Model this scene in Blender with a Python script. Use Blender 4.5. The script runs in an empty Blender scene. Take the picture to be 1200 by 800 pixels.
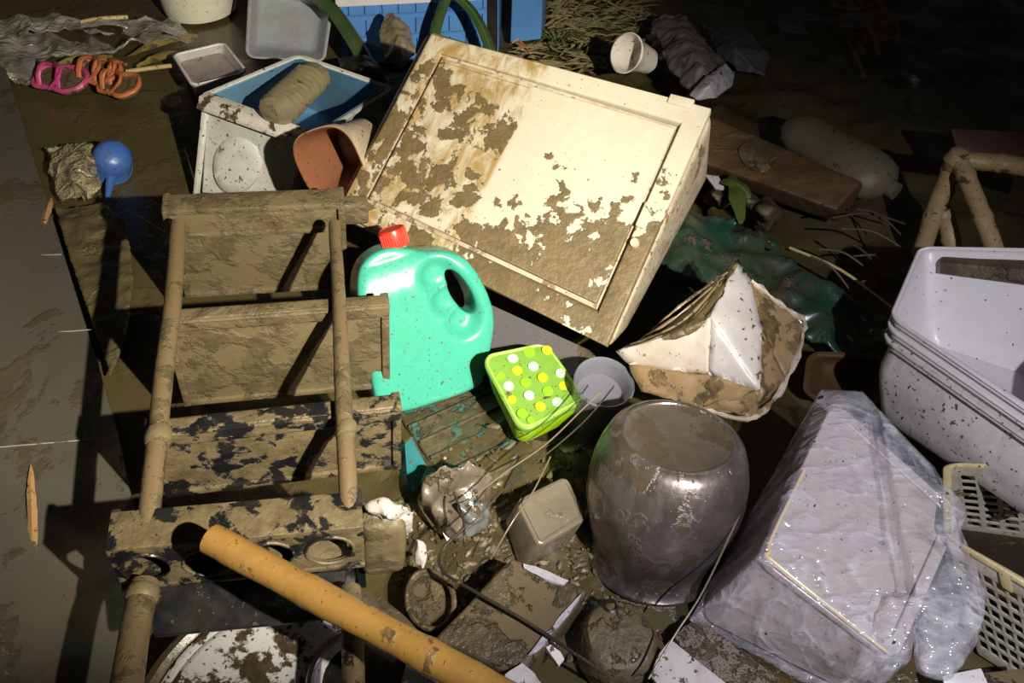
import bpy, bmesh, math, random
from mathutils import Vector, Matrix, noise
C = bpy.context.scene
col = C.collection
rnd = random.Random(7)
PI = math.pi

# ------------------------------------------------------------------ camera, light, exposure
H = 1.15
PITCH = math.radians(45)
F = 600 / math.tan(math.radians(30))
cam = bpy.data.cameras.new('camera'); cam_o = bpy.data.objects.new('camera', cam); col.objects.link(cam_o)
cam.sensor_width = 36; cam.lens = 18 / math.tan(math.radians(30)); cam.clip_start = .02
cam_o.location = (0, 0, H); cam_o.rotation_euler = (PI / 2 - PITCH, 0, 0)
C.camera = cam_o
w = bpy.data.worlds.new('night'); C.world = w; w.use_nodes = True
w.node_tree.nodes['Background'].inputs[0].default_value = (.75, .72, .68, 1)
w.node_tree.nodes['Background'].inputs[1].default_value = .02
C.view_settings.view_transform = 'Standard'; C.view_settings.look = 'None'
C.view_settings.gamma = 1; C.view_settings.use_curve_mapping = False; C.view_settings.exposure = 0

def spot(name, loc, target, power, color, angle, blend, size):
    l = bpy.data.lights.new(name, 'SPOT'); o = bpy.data.objects.new(name, l); col.objects.link(o)
    l.energy = power; l.color = color; l.spot_size = math.radians(angle); l.spot_blend = blend; l.shadow_soft_size = size
    o.location = loc; d = Vector(target) - Vector(loc); o.rotation_euler = d.to_track_quat('-Z', 'Y').to_euler()
    return o
spot('torch_warm', (.52, -.12, 1.26), (-.90, 2.0, 0), 310, (1, .92, .74), 62, .75, .012)
spot('fill_cool', (.60, -.14, 1.26), (.40, .78, .1), 72, (.94, .93, 1), 60, .8, .012)  # added fill spot to brighten the right-hand pieces, no lamp seen there

# ------------------------------------------------------------------ pixel rays -> world points
fw = Vector((0, math.cos(PITCH), -math.sin(PITCH))); rt = Vector((1, 0, 0)); up = Vector((0, math.sin(PITCH), math.cos(PITCH)))
CP = Vector((0, 0, H))
def ray(px, py): return fw + rt * ((px - 600) / F) - up * ((py - 400) / F)
def P(px, py, z=0.0):
    r = ray(px, py); return CP + r * ((z - H) / r.z)
def W(px, py, d): return CP + ray(px, py) * d
def depth(p): return (p - CP).dot(fw)
def onplane(px, py, o, n):
    r = ray(px, py); return CP + r * ((o - CP).dot(n) / r.dot(n))

# ------------------------------------------------------------------ materials
def nn(nt, t, **k):
    n = nt.nodes.new(t)
    for a, b in k.items(): setattr(n, a, b)
    return n
def math_n(nt, op, a, b=None, c=None, clamp=False):
    n = nn(nt, 'ShaderNodeMath', operation=op); n.use_clamp = clamp
    for i, v in enumerate((a, b, c)):
        if v is None: continue
        if isinstance(v, (int, float)): n.inputs[i].default_value = v
        else: nt.links.new(v, n.inputs[i])
    return n.outputs[0]
def noise_n(nt, vec, scale, detail=6, rough=.6, dist=0.0, w_=0.0):
    n = nn(nt, 'ShaderNodeTexNoise'); n.noise_dimensions = '4D'
    n.inputs['Scale'].default_value = scale; n.inputs['Detail'].default_value = detail
    n.inputs['Roughness'].default_value = rough; n.inputs['Distortion'].default_value = dist; n.inputs['W'].default_value = w_
    nt.links.new(vec, n.inputs['Vector']); return n.outputs['Fac']
def mix_c(nt, f, a, b):
    n = nn(nt, 'ShaderNodeMix', data_type='RGBA')
    for s, v in ((0, f), (6, a), (7, b)):
        if isinstance(v, (int, float)): n.inputs[s].default_value = v
        elif isinstance(v, tuple): n.inputs[s].default_value = (*v[:3], 1)
        else: nt.links.new(v, n.inputs[s])
    return n.outputs[2]
def step_n(nt, x, lo, hi):
    n = nn(nt, 'ShaderNodeMapRange', interpolation_type='SMOOTHSTEP'); n.inputs[1].default_value = min(lo, hi); n.inputs[2].default_value = max(lo, hi)
    nt.links.new(x, n.inputs[0])
    return n.outputs[0] if lo < hi else math_n(nt, 'SUBTRACT', 1.0, n.outputs[0])
MUD = (.135, .098, .050); MUD2 = (.060, .043, .022); MUDL = (.27, .20, .105)
def muddy(name, base, mud=.4, scale=14, seed=1.0, rough=.35, metal=0.0, film=.25, mudc=MUD, mudc2=MUD2, bump=.5, alpha=1.0,
          spec=.5, specks=.12, stretch=(1, 1, 1), mudrough=.42, bias=None, base2=None, base2f=None, fine=90, coat=0.0, crisp=.02, mb=.6):
    m = bpy.data.materials.new(name); m.use_nodes = True; nt = m.node_tree
    b = nt.nodes['Principled BSDF']
    tc = nn(nt, 'ShaderNodeTexCoord'); mp = nn(nt, 'ShaderNodeMapping'); mp.inputs['Scale'].default_value = stretch
    nt.links.new(tc.outputs['Object'], mp.inputs[0]); v = mp.outputs[0]
    n1 = noise_n(nt, v, scale, 8, .62, .3, seed)
    if bias is not None: n1 = math_n(nt, 'ADD', n1, bias(nt, tc))
    th = .72 - .44 * mud
    m1 = step_n(nt, n1, th - crisp, th + crisp)
    n2 = noise_n(nt, v, scale * 6, 3, .5, 0, seed + 3)
    t2 = .76 - specks
    m2 = step_n(nt, n2, t2, t2 + .03)
    mask = math_n(nt, 'MAXIMUM', m1, m2)
    n3 = noise_n(nt, v, scale * 1.7, 6, .7, 0, seed + 7)
    mc = mix_c(nt, step_n(nt, n3, .33, .68), mudc2, mudc)
    n4 = noise_n(nt, v, scale * .8, 8, .7, 1.0, seed + 11)
    bs = base
    if base2 is not None: bs = mix_c(nt, base2f(nt, tc), base, base2)
    fl = math_n(nt, 'MULTIPLY', step_n(nt, n4, .35, .72), film)
    bc = mix_c(nt, fl, bs, mudc)
    nt.links.new(mix_c(nt, mask, bc, mc), b.inputs['Base Color'])
    r = nn(nt, 'ShaderNodeMix', data_type='FLOAT'); nt.links.new(mask, r.inputs[0]); r.inputs[2].default_value = rough; r.inputs[3].default_value = mudrough
    n5 = noise_n(nt, v, fine, 5, .6, 0, seed + 5)
    rr = math_n(nt, 'ADD', r.outputs[0], math_n(nt, 'MULTIPLY', math_n(nt, 'SUBTRACT', n5, .5), .35), clamp=True)
    nt.links.new(rr, b.inputs['Roughness'])
    b.inputs['Metallic'].default_value = 0
    if metal: nt.links.new(math_n(nt, 'MULTIPLY', math_n(nt, 'SUBTRACT', 1.0, mask), metal), b.inputs['Metallic'])
    b.inputs['Specular IOR Level'].default_value = spec
    b.inputs['Coat Weight'].default_value = coat; b.inputs['Coat Roughness'].default_value = .12
    hgt = math_n(nt, 'ADD', math_n(nt, 'MULTIPLY', mask, mb), math_n(nt, 'MULTIPLY', math_n(nt, 'MULTIPLY', n5, mask), 1.0))
    hgt = math_n(nt, 'ADD', hgt, math_n(nt, 'MULTIPLY', n3, .5))
    bp = nn(nt, 'ShaderNodeBump'); bp.inputs['Strength'].default_value = bump; bp.inputs['Distance'].default_value = .004
    nt.links.new(hgt, bp.inputs['Height']); nt.links.new(bp.outputs[0], b.inputs['Normal'])
    if alpha < 1:
        nt.links.new(math_n(nt, 'MAXIMUM', mask, alpha), b.inputs['Alpha'])
    return m
def plain(name, c, rough=.5, metal=0, alpha=1):
    return muddy(name, c, mud=.12, specks=.06, film=.15, rough=rough, metal=metal, alpha=alpha, scale=20, bump=.2)

M = {}
M['rack'] = muddy('rack_mud', (.15, .115, .060), mud=.5, scale=20, mudc=(.14, .108, .055), mudc2=(.085, .064, .032), film=.5, rough=.5, bump=.8, specks=.0, crisp=.07, mb=.25)
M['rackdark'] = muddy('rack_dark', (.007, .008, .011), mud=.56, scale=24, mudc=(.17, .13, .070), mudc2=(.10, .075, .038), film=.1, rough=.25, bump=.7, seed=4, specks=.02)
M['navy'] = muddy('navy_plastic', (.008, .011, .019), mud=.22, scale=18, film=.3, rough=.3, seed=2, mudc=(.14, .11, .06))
M['pole'] = muddy('pole_mud', (.155, .105, .055), mud=.38, scale=26, mudc=(.13, .10, .05), film=.5, rough=.4, seed=5)
M['mud'] = muddy('mud', (.10, .075, .038), mud=.5, scale=10, film=.5, rough=.45, bump=1.0)
M['mudlight'] = muddy('mud_light', (.16, .12, .065), mud=.5, scale=16, film=.5, rough=.4, bump=1.0, seed=9)

# ------------------------------------------------------------------ object helpers
def tag(o, label=None, cat=None, group=None, kind=None):
    if label: o['label'] = label
    if cat: o['category'] = cat
    if group: o['group'] = group
    if kind: o['kind'] = kind
    return o
def thing(name, loc, label, cat, group=None):
    o = bpy.data.objects.new(name, None); col.objects.link(o); o.location = loc; o.empty_display_size = .02
    return tag(o, label, cat, group)
def wpos(o):
    v = Vector((0, 0, 0))
    while o: v += Vector(o.location); o = o.parent
    return v
def obj(name, bm, mat, parent=None, smooth=True, label=None, cat=None, group=None, kind=None, angle=40):
    """bm is in world coordinates; the origin of a top-level mesh goes to its base"""
    bmesh.ops.recalc_face_normals(bm, faces=bm.faces)
    if parent: org = wpos(parent)
    else:
        n = len(bm.verts); org = Vector((sum(v.co.x for v in bm.verts) / n, sum(v.co.y for v in bm.verts) / n, min(v.co.z for v in bm.verts)))
    bmesh.ops.translate(bm, verts=bm.verts, vec=-org)
    me = bpy.data.meshes.new(name); bm.to_mesh(me); bm.free()
    if smooth:
        me.polygons.foreach_set('use_smooth', [True] * len(me.polygons))
        try: me.set_sharp_from_angle(angle=math.radians(angle))
        except Exception: pass
    mats = mat if isinstance(mat, (list, tuple)) else [mat]
    for m in mats: me.materials.append(m if not isinstance(m, str) else M[m])
    o = bpy.data.objects.new(name, me); col.objects.link(o)
    if parent: o.parent = parent
    else: o.location = org
    return tag(o, label, cat, group, kind)
def frame(o, x, z):
    """matrix with local z along z, local x near x"""
    z = z.normalized(); y = z.cross(x).normalized(); x = y.cross(z)
    return Matrix.Translation(o) @ Matrix((x, y, z)).transposed().to_4x4()
def bbox_bm(x0, x1, y0, y1, z0, z1, bevel=0, seg=3, bm=None, sub=0):
    b = bmesh.new(); bmesh.ops.create_cube(b, size=1)
    for v in b.verts: v.co = Vector((x0 + (v.co.x + .5) * (x1 - x0), y0 + (v.co.y + .5) * (y1 - y0), z0 + (v.co.z + .5) * (z1 - z0)))
    if bevel: bmesh.ops.bevel(b, geom=b.edges[:], offset=bevel, segments=seg, profile=.6, affect='EDGES')
    if sub: bmesh.ops.subdivide_edges(b, edges=b.edges[:], cuts=sub, use_grid_fill=True)
    if bm is None: return b
    return merge(bm, b)
def merge(a, b, mi=0):
    me = bpy.data.meshes.new('t'); b.to_mesh(me); n = len(a.faces); a.from_mesh(me); bpy.data.meshes.remove(me); b.free()
    if mi:
        a.faces.ensure_lookup_table()
        for f in a.faces[n:]: f.material_index = mi
    return a
def xf(bm, m):
    bmesh.ops.transform(bm, matrix=m, verts=bm.verts); return bm
class Hex:
    """box-like solid between 4 front corners (TL TR BR BL, world) and 4 back corners; local metric x right, y up, z out of the front (0 at front)"""
    def __init__(s, f, b):
        s.f = f; s.b = b
        s.w = ((f[1] - f[0]).length + (f[2] - f[3]).length) / 2; s.h = ((f[0] - f[3]).length + (f[1] - f[2]).length) / 2
        s.d = sum((b[i] - f[i]).length for i in range(4)) / 4
    def pt(s, x, y, z):
        u = x / s.w; v = y / s.h; t = -z / s.d
        def q(c): return (c[3] * (1 - u) + c[2] * u) * (1 - v) + (c[0] * (1 - u) + c[1] * u) * v
        return q(s.f) * (1 - t) + q(s.b) * t
    def warp(s, bm):
        for v in bm.verts: v.co = s.pt(*v.co)
        return bm
def hexpx(f, b, mode='d'):
    g = W if mode == 'd' else P
    return Hex([g(*p) for p in f], [g(*p) for p in b])
def tube(path, r, seg=12, closed=False, bm=None, caps=True, flat=1.0):
    """r scalar or list"""
    b = bm or bmesh.new(); n = len(path); rings = []
    path = [Vector(p) for p in path]
    prev = None
    for i, p in enumerate(path):
        if closed: t = (path[(i + 1) % n] - path[i - 1])
        else: t = path[min(i + 1, n - 1)] - path[max(i - 1, 0)]
        t.normalize()
        if prev is None:
            a = Vector((0, 0, 1)) if abs(t.z) < .9 else Vector((1, 0, 0)); x = t.cross(a).normalized()
        else: x = (prev - t * prev.dot(t)).normalized()
        prev = x; y = t.cross(x); rr = r[i] if isinstance(r, (list, tuple)) else r
        rings.append([b.verts.new(p + (x * math.cos(2 * PI * k / seg) + y * flat * math.sin(2 * PI * k / seg)) * rr) for k in range(seg)])
    for i in range(n if closed else n - 1):
        A, B = rings[i], rings[(i + 1) % n]
        for k in range(seg): b.faces.new((A[k], A[(k + 1) % seg], B[(k + 1) % seg], B[k]))
    if caps and not closed: b.faces.new(rings[0][::-1]); b.faces.new(rings[-1])
    return b
def spline(pts, n=8):
    pts = [Vector(p) for p in pts]; out = []
    for i in range(len(pts) - 1):
        p0, p1, p2, p3 = pts[max(i - 1, 0)], pts[i], pts[i + 1], pts[min(i + 2, len(pts) - 1)]
        for k in range(n):
            t = k / n; out.append(.5 * ((2 * p1) + (p2 - p0) * t + (2 * p0 - 5 * p1 + 4 * p2 - p3) * t * t + (3 * p1 - p0 - 3 * p2 + p3) * t ** 3))
    out.append(pts[-1]); return out
def lathe(prof, seg=48, m=None, sq=None, wob=0.0, seed=0):
    """prof list of (r,z); closed to the axis where r==0; sq squares the section"""
    b = bmesh.new(); rings = []
    for r, z in prof:
        if r < 1e-6: rings.append([b.verts.new((0, 0, z))]); continue
        ring = []
        for k in range(seg):
            a = 2 * PI * k / seg; c, s_ = math.cos(a), math.sin(a); q = 1
            if sq: q = 1 / (abs(c) ** sq + abs(s_) ** sq) ** (1 / sq)
            if wob: q *= 1 + wob * noise.noise(Vector((c * 1.3 + seed, s_ * 1.3, z * 9)))
            ring.append(b.verts.new((r * q * c, r * q * s_, z)))
        rings.append(ring)
    for A, B in zip(rings, rings[1:]):
        if len(A) == 1 and len(B) == 1: continue
        for k in range(seg):
            k2 = (k + 1) % seg
            if len(A) == 1: b.faces.new((A[0], B[k], B[k2]))
            elif len(B) == 1: b.faces.new((A[k], A[k2], B[0]))
            else: b.faces.new((A[k], A[k2], B[k2], B[k]))
    if m is not None: xf(b, m)
    return b
def outline(polys, thick, bevel, res=4, smooth=False):
    """extruded 2D outline with holes, rounded rim; local XY, z centred"""
    cu = bpy.data.curves.new('t', 'CURVE'); cu.dimensions = '2D'; cu.fill_mode = 'BOTH'
    cu.extrude = max(thick / 2 - bevel, 1e-5); cu.bevel_depth = bevel; cu.bevel_resolution = res; cu.offset = -bevel
    for poly in polys:
        s = cu.splines.new('POLY'); s.points.add(len(poly) - 1); s.use_cyclic_u = True
        for p, q in zip(s.points, poly): p.co = (q[0], q[1], 0, 1)
    o = bpy.data.objects.new('t', cu); col.objects.link(o)
    dg = bpy.context.evaluated_depsgraph_get(); me = bpy.data.meshes.new_from_object(o.evaluated_get(dg))
    b = bmesh.new(); b.from_mesh(me); bmesh.ops.remove_doubles(b, verts=b.verts, dist=1e-5)
    bpy.data.objects.remove(o); bpy.data.curves.remove(cu); bpy.data.meshes.remove(me)
    return b
def rounded(pts, n=5):
    """closed smooth loop through points"""
    out = []; N = len(pts)
    for i in range(N):
        p0, p1, p2, p3 = [Vector((*pts[(i + k) % N][:2], 0)) for k in (-1, 0, 1, 2)]
        for k in range(n):
            t = k / n; v = .5 * ((2 * p1) + (p2 - p0) * t + (2 * p0 - 5 * p1 + 4 * p2 - p3) * t * t + (3 * p1 - p0 - 3 * p2 + p3) * t ** 3); out.append((v.x, v.y))
    return out
def ell(cx, cy, rx, ry, n=28, rot=0.0):
    return [(cx + rx * math.cos(2 * PI * k / n) * math.cos(rot) - ry * math.sin(2 * PI * k / n) * math.sin(rot),
             cy + rx * math.cos(2 * PI * k / n) * math.sin(rot) + ry * math.sin(2 * PI * k / n) * math.cos(rot)) for k in range(n)]
def remesh(bm, voxel, smooth=8, fac=.5):
    me = bpy.data.meshes.new('t'); bm.to_mesh(me); bm.free(); o = bpy.data.objects.new('t', me); col.objects.link(o)
    r = o.modifiers.new('r', 'REMESH'); r.mode = 'VOXEL'; r.voxel_size = voxel
    if smooth: s = o.modifiers.new('s', 'SMOOTH'); s.iterations = smooth; s.factor = fac
    dg = bpy.context.evaluated_depsgraph_get(); m2 = bpy.data.meshes.new_from_object(o.evaluated_get(dg))
    b = bmesh.new(); b.from_mesh(m2); bpy.data.objects.remove(o); bpy.data.meshes.remove(me); bpy.data.meshes.remove(m2)
    return b
def displace(bm, amp, scale, seed=0, ridged=False, stretch=(1, 1, 1)):
    bm.normal_update()
    mv = []
    for v in bm.verts:
        q = Vector((v.co.x * stretch[0] * scale + seed, v.co.y * stretch[1] * scale, v.co.z * stretch[2] * scale))
        if ridged:
            a = 1 - abs(noise.noise(q)) * 2.2; b_ = 1 - abs(noise.noise(q * 2.3 + Vector((5, 1, 2)))) * 2.2
            k = (a + .5 * b_) - .9
        else: k = noise.fractal(q, 1, 2, 4)
        mv.append(v.normal * amp * k)
    for v, d in zip(bm.verts, mv): v.co += d
    return bm
def hull(pts):
    b = bmesh.new()
    for p in pts: b.verts.new(p)
    r = bmesh.ops.convex_hull(b, input=b.verts)
    dead = [g for g in set(r['geom_interior'] + r['geom_unused']) if isinstance(g, bmesh.types.BMVert) and g.is_valid]
    if dead: bmesh.ops.delete(b, geom=dead, context='VERTS')
    return b
def slab(top, thick, nrm=None, sub=0):
    """polygon (world pts) with thickness going down along its normal"""
    b = bmesh.new(); n = nrm
    if n is None:
        n = Vector((0, 0, 0)); N = len(top)
        for i in range(N): n += top[i].cross(top[(i + 1) % N])
        n.normalize()
        if n.z < 0: n = -n
    A = [b.verts.new(p) for p in top]; B = [b.verts.new(p - n * thick) for p in top]
    b.faces.new(A); b.faces.new(B[::-1])
    for i in range(len(top)):
        j = (i + 1) % len(top); b.faces.new((A[i], B[i], B[j], A[j]))
    if sub:
        bmesh.ops.triangulate(b, faces=b.faces[:])
        bmesh.ops.subdivide_edges(b, edges=b.edges[:], cuts=sub, use_grid_fill=True)
    return b
def bevel(bm, off, seg=2):
    bmesh.ops.bevel(bm, geom=bm.edges[:], offset=off, segments=seg, profile=.6, affect='EDGES', clamp_overlap=True); return bm
def tubbox(w, h, d, taper, t, r, rim=.0, base=True, n=6, rimt=.004):
    """open tub, opening at z=0 facing +z, depth d, rounded corners; local x 0..w, y 0..h"""
    def loop(inset, z, rr, s):
        cx, cy = w / 2, h / 2; hw = (w / 2 - inset) * s; hh = (h / 2 - inset) * s; rr = max(min(rr, hw * .9, hh * .9), .002); out = []
        for (sx, sy, a0) in ((1, 1, 0), (-1, 1, 90), (-1, -1, 180), (1, -1, 270)):
            for k in range(n + 1):
                a = math.radians(a0 + 90 * k / n); out.append(Vector((cx + sx * (hw - rr) + rr * math.cos(a), cy + sy * (hh - rr) + rr * math.sin(a), z)))
        return out
    s1 = taper
    L = []
    if rim: L += [loop(-rim, -rimt * 2.2, r + rim, 1), loop(-rim, 0, r + rim, 1)]
    L += [loop(0 if rim else 0, 0, r, 1), loop(t, -rimt, r, 1)]
    for k in range(1, 6): q = k / 6; L.append(loop(t, -rimt - (d - t - rimt - .012) * q, r, 1 + (s1 - 1) * q))
    L += [loop(t + .002, -d + t + .010, r, s1), loop(t + .010, -d + t, r * .8, s1)]
    if base: L += [loop(t + .03, -d + t - .0005, r * .6, s1)]
    inner_end = len(L)
    Lo = [loop(.03, -d, r * .6, s1), loop(.008, -d, r * .8, s1), loop(0, -d + .010, r, s1)]
    for k in range(5, 0, -1): q = k / 6; Lo.append(loop(0, -rimt * 2.2 - (d - .012 - rimt * 2.2) * q, r, 1 + (s1 - 1) * q))
    Lo += [loop(0, -rimt * 2.2, r, 1)]
    b = bmesh.new(); rings = [[b.verts.new(p) for p in l] for l in L + Lo]; K = len(rings[0])
    for i in range(len(rings)):
        if i == inner_end - 1:
            b.faces.new(rings[i]); continue
        A, B = rings[i], rings[(i + 1) % len(rings)]
        for k in range(K): b.faces.new((A[k], A[(k + 1) % K], B[(k + 1) % K], B[k]))
    b.faces.new(rings[inner_end][::-1])
    return b

# ------------------------------------------------------------------ ground
def ground_h(x, y):
    h = .012 * noise.fractal(Vector((x * 3, y * 3, 0)), 1, 2, 4)
    g = math.exp(-((x - .05) / .30) ** 2 - ((y - .78) / .24) ** 2); h += .055 * g + .02 * g * noise.fractal(Vector((x * 22, y * 22, 3)), 1, 2, 3)
    wat = 1 / (1 + math.exp((x + .45) * 14)); h *= (1 - .8 * wat)
    if x > .3 and y > 1.3: h += .03 * noise.fractal(Vector((x * 6, y * 6, 8)), 1, 2, 4)
    return h - .006
bm = bmesh.new(); N1, N2 = 330, 330
gv = [[bm.verts.new((-2.7 + 5.4 * i / N1, .15 + 5.0 * j / N2, 0)) for i in range(N1 + 1)] for j in range(N2 + 1)]
for r_ in gv:
    for v in r_: v.co.z = ground_h(v.co.x, v.co.y)
for j in range(N2):
    for i in range(N1): bm.faces.new((gv[j][i], gv[j][i + 1], gv[j + 1][i + 1], gv[j + 1][i]))
M['floor'] = muddy('flood_mud', (.080, .062, .026), mud=.45, scale=5, mudc=(.095, .073, .028), mudc2=(.060, .047, .019), film=.6, rough=.22, mudrough=.38, bump=.45, specks=.0, fine=60)
fl = obj('floor', bm, 'floor'); tag(fl, kind='structure')

# ------------------------------------------------------------------ leaning grey panel on the left
M['panel'] = muddy('grey_panel', (.085, .080, .068), mud=.35, scale=6, mudc=(.085, .066, .042), mudc2=(.055, .044, .03), film=.8, rough=.28, mudrough=.4, bump=.5, seed=3, specks=.07, stretch=(2.2, .7, 1), spec=.6)
pan = [(-260, -10, .24), (-14, 5, .05), (0, 60, .04), (38, 180, .04), (75, 300, .035), (110, 412, .035), (138, 508, .03), (153, 580, .03), (150, 660, .03), (143, 740, .03), (138, 830, .03), (-300, 830, .30), (-300, 400, .27)]
pts = [P(*p) for p in pan]
root = thing('leaning_panel', P(60, 430, 0), 'large mud-smeared grey metal panel with faint joints, along the left edge', 'panel')
b = slab(pts, .012, Vector((0, 0, 1)), 3); obj('sheet', b, 'panel', root, angle=25)
M['pale'] = muddy('pale_line', (.24, .22, .18), mud=.3, rough=.4)
def panz(px, py):
    # height of the panel surface: linear between right edge and left edge
    e = [(p[0], p[1], p[2]) for p in pan[1:11]]
    for a, c in zip(e, e[1:]):
        if a[1] <= py <= c[1]:
            t = (py - a[1]) / (c[1] - a[1]); ex = a[0] + (c[0] - a[0]) * t; break
    else: ex = 140
    return .032 + .22 * (ex - px) / (ex + 260)
for (xa, ya, xb, yb) in ((-40, 302, 72, 298), (-40, 397, 108, 386), (-40, 527, 138, 512)):
    b = tube([P(xa + (xb - xa) * k / 8, ya + (yb - ya) * k / 8, panz(xa + (xb - xa) * k / 8, ya + (yb - ya) * k / 8) + .006) for k in range(9)], .0012, 6)
    obj('joint', b, 'pale', root)
M['rust'] = muddy('orange_mud', (.45, .26, .11), mud=.3, scale=40, rough=.5)
def leafpts(a, b_, wd, z, n=10, curl=.0):
    """flat blade with thickness from a to b (px), world"""
    A = P(a[0], a[1], z(a[0], a[1]) if callable(z) else z); B = P(b_[0], b_[1], z(b_[0], b_[1]) if callable(z) else z)
    t = (B - A); s = t.cross(Vector((0, 0, 1))).normalized(); bm = bmesh.new(); L = []
    for k in range(n + 1):
        q = k / n; w_ = wd * math.sin(PI * min(max(q * .94 + .03, 0), 1)) ** .6; c = A + t * q + Vector((0, 0, curl * math.sin(PI * q)))
        L.append([bm.verts.new(c - s * w_), bm.verts.new(c + Vector((0, 0, w_ * .45))), bm.verts.new(c + s * w_), bm.verts.new(c - Vector((0, 0, .0015)))])
    for p, q in zip(L, L[1:]):
        for k in range(4): bm.faces.new((p[k], p[(k + 1) % 4], q[(k + 1) % 4], q[k]))
    bm.faces.new(L[0]); bm.faces.new(L[-1][::-1]); return bm
for i, (a, c, wd, lab) in enumerate((((36, 545), (40, 662), .007, 'long orange smear of wet clay stuck on the grey panel, low'), ((60, 232), (50, 266), .008, 'short orange clay flake at the edge of the grey panel, high'),)):
    obj('clay_streak', displace(leafpts(a, c, wd, lambda x, y: panz(x, y) + .010, 14), .002, 90, i), 'rust', label=lab, cat='mud smear')

# ------------------------------------------------------------------ shelf rack lying on its back
RR = Matrix([[0.9841, -0.1521, 0.0919], [0.155, 0.9876, -0.0253], [-0.0869, 0.0392, 0.9954]])
RX, RY, RZ = [RR.col[i].normalized() for i in range(3)]
RO = Vector((-0.453, 0.564, 0.283))
def rk(px, py, zl=0.0): return onplane(px, py, RO + RZ * zl, RZ)
rack = thing('shelf_rack', RO - RZ * .22, 'mud-coated four-tier plastic shelf rack lying on its back', 'shelf rack')
def plate(L, R_, dep, thick, mats, lip, liph, holes=None, extra=None):
    """tier whose front edge runs L->R (world, on the front plane)"""
    x = (R_ - L); wd = x.length; m = frame(L, x, -RY + RX * 0)  # local x along, z toward viewer(-RY)
    # make local y go up (RZ)
    X = x.normalized(); Z = (-RY - X * (-RY).dot(X)).normalized(); Y = Z.cross(X)
    m = Matrix.Translation(L) @ Matrix((X, Y, Z)).transposed().to_4x4()
    return m, wd
def tier(Lp, Rp, dep, mat, lip=.024, liph=.028, lipmat=None, holes=0, bin=False):
    L, R_ = rk(*Lp), rk(*Rp); m, wd = plate(L, R_, dep, 0, 0, 0, 0)
    sh = bmesh.new() ; sh = obj('shelf', xf(bbox_bm(0.004, wd - .004, -dep, -.002, -.012, -.002, .003, 2), m), mat, rack)
    # framed border on the shelf face
    b = bbox_bm(0, .010, -dep, 0, -.018, .004, .002, 2); bbox_bm(wd - .012, wd, -dep, 0, -.018, .004, .002, 2, b); bbox_bm(0, wd, -dep, -dep + .01, -.018, .003, .002, 2, b)
    obj('edge_frame', xf(b, m), mat, rack)
    if holes:
        ho = [ell(wd * (k + .55) / holes * .98 - .004, -liph * .52, wd / holes * .40, liph * .34, 26) for k in range(holes)]
        b = outline([[(0, 0), (0, -liph), (wd, -liph), (wd, 0)]] + ho, .006, .0015, 2)
        b = xf(b, m @ Matrix.Translation((0, 0, lip)))
        t = xf(bbox_bm(0, wd, -.007, 0, -.014, lip + .002, .002, 2), m); merge(b, t)
        merge(b, xf(bbox_bm(0, wd, -liph - .002, -liph + .006, .0, lip + .006, .002, 2), m))
        for h_ in ho[:]: merge(b, xf(tube([Vector((p[0], p[1], lip + .003)) for p in h_], .0022, 6, closed=True), m))
    elif bin:
        b = xf(bbox_bm(0, wd, -.012, 0, -.014, lip + .006, .003, 2), m)
        merge(b, xf(bbox_bm(0, .009, -liph, 0, -.01, lip + .006, .003, 2), m)); merge(b, xf(bbox_bm(wd - .012, wd, -liph, 0, -.01, lip + .006, .003, 2), m))
        merge(b, xf(bbox_bm(0.002, wd - .002, -liph, -.006, -.008, lip - .004, .002, 2), m))
        merge(b, xf(bbox_bm(0.008, wd - .01, -liph - .002, -liph + .009, .0, lip + .004, .003, 2), m))
    else:
        b = xf(bbox_bm(0, wd, -liph, 0, -.016, lip * .45, .006, 3), m)
        merge(b, xf(tube([(0.004, -.003, lip * .45), (wd - .004, -.003, lip * .45)], .0028, 8), m))
        for k in range(1): merge(b, xf(bbox_bm(.0, wd, -liph - .004, -liph + .003, -.01, lip * .2, .002, 2), m))
    obj('front_rail', displace(b, .0006, 60), lipmat or mat, rack)
    return m, wd
m1, w1 = tier((190, 234), (403, 226), .215, 'rack', .022, .060, bin=True)
m2, w2 = tier((188, 371), (456, 352), .195, 'rack', .024, .026)
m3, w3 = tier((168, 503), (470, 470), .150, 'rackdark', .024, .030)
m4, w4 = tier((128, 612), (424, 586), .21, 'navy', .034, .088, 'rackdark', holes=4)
M['rackdark2'] = M['rackdark']
# small foot block at the right of the lowest tier, and stub behind the top tier
b = xf(bbox_bm(w4 - .004, w4 + .052, -.15, -.030, -.02, .022, .012, 4), m4); obj('corner_block', displace(remesh(b, .005, 4), .002, 40), 'rack', rack)
b = xf(bbox_bm(w1 - .01, w1 + .040, -.075, -.030, -.035, -.005, .008, 3), m1); obj('corner_block', b, 'rack', rack)
def pole(pl):
    pth = spline([rk(x, y, zl) for x, y, zl, r in pl], 6); n = len(pth); rs = []
    for i in range(n):
        q = i / (n - 1) * (len(pl) - 1); k = min(int(q), len(pl) - 2); rs.append(pl[k][3] + (pl[k + 1][3] - pl[k][3]) * (q - k))
    return tube(pth, rs, 16)
pl = obj('pole', displace(pole([(209, 262, .004, .0115), (203, 350, .004, .0125), (192, 440, .0, .0125), (181, 545, -.002, .0125), (173, 618, -.012, .013)]), .0008, 60), 'pole', rack)
pr = obj('pole', displace(pole([(392, 262, .006, .0095), (397, 350, .010, .010), (401, 440, .010, .011), (406, 540, .006, .0115), (410, 600, -.012, .012)]), .0008, 60, 4), 'pole', rack)
obj('pole', displace(pole([(170, 684, -.062, .0160), (158, 740, -.05, .0165), (142, 850, -.04, .017)]), .0008, 60), 'pole', rack)
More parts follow.
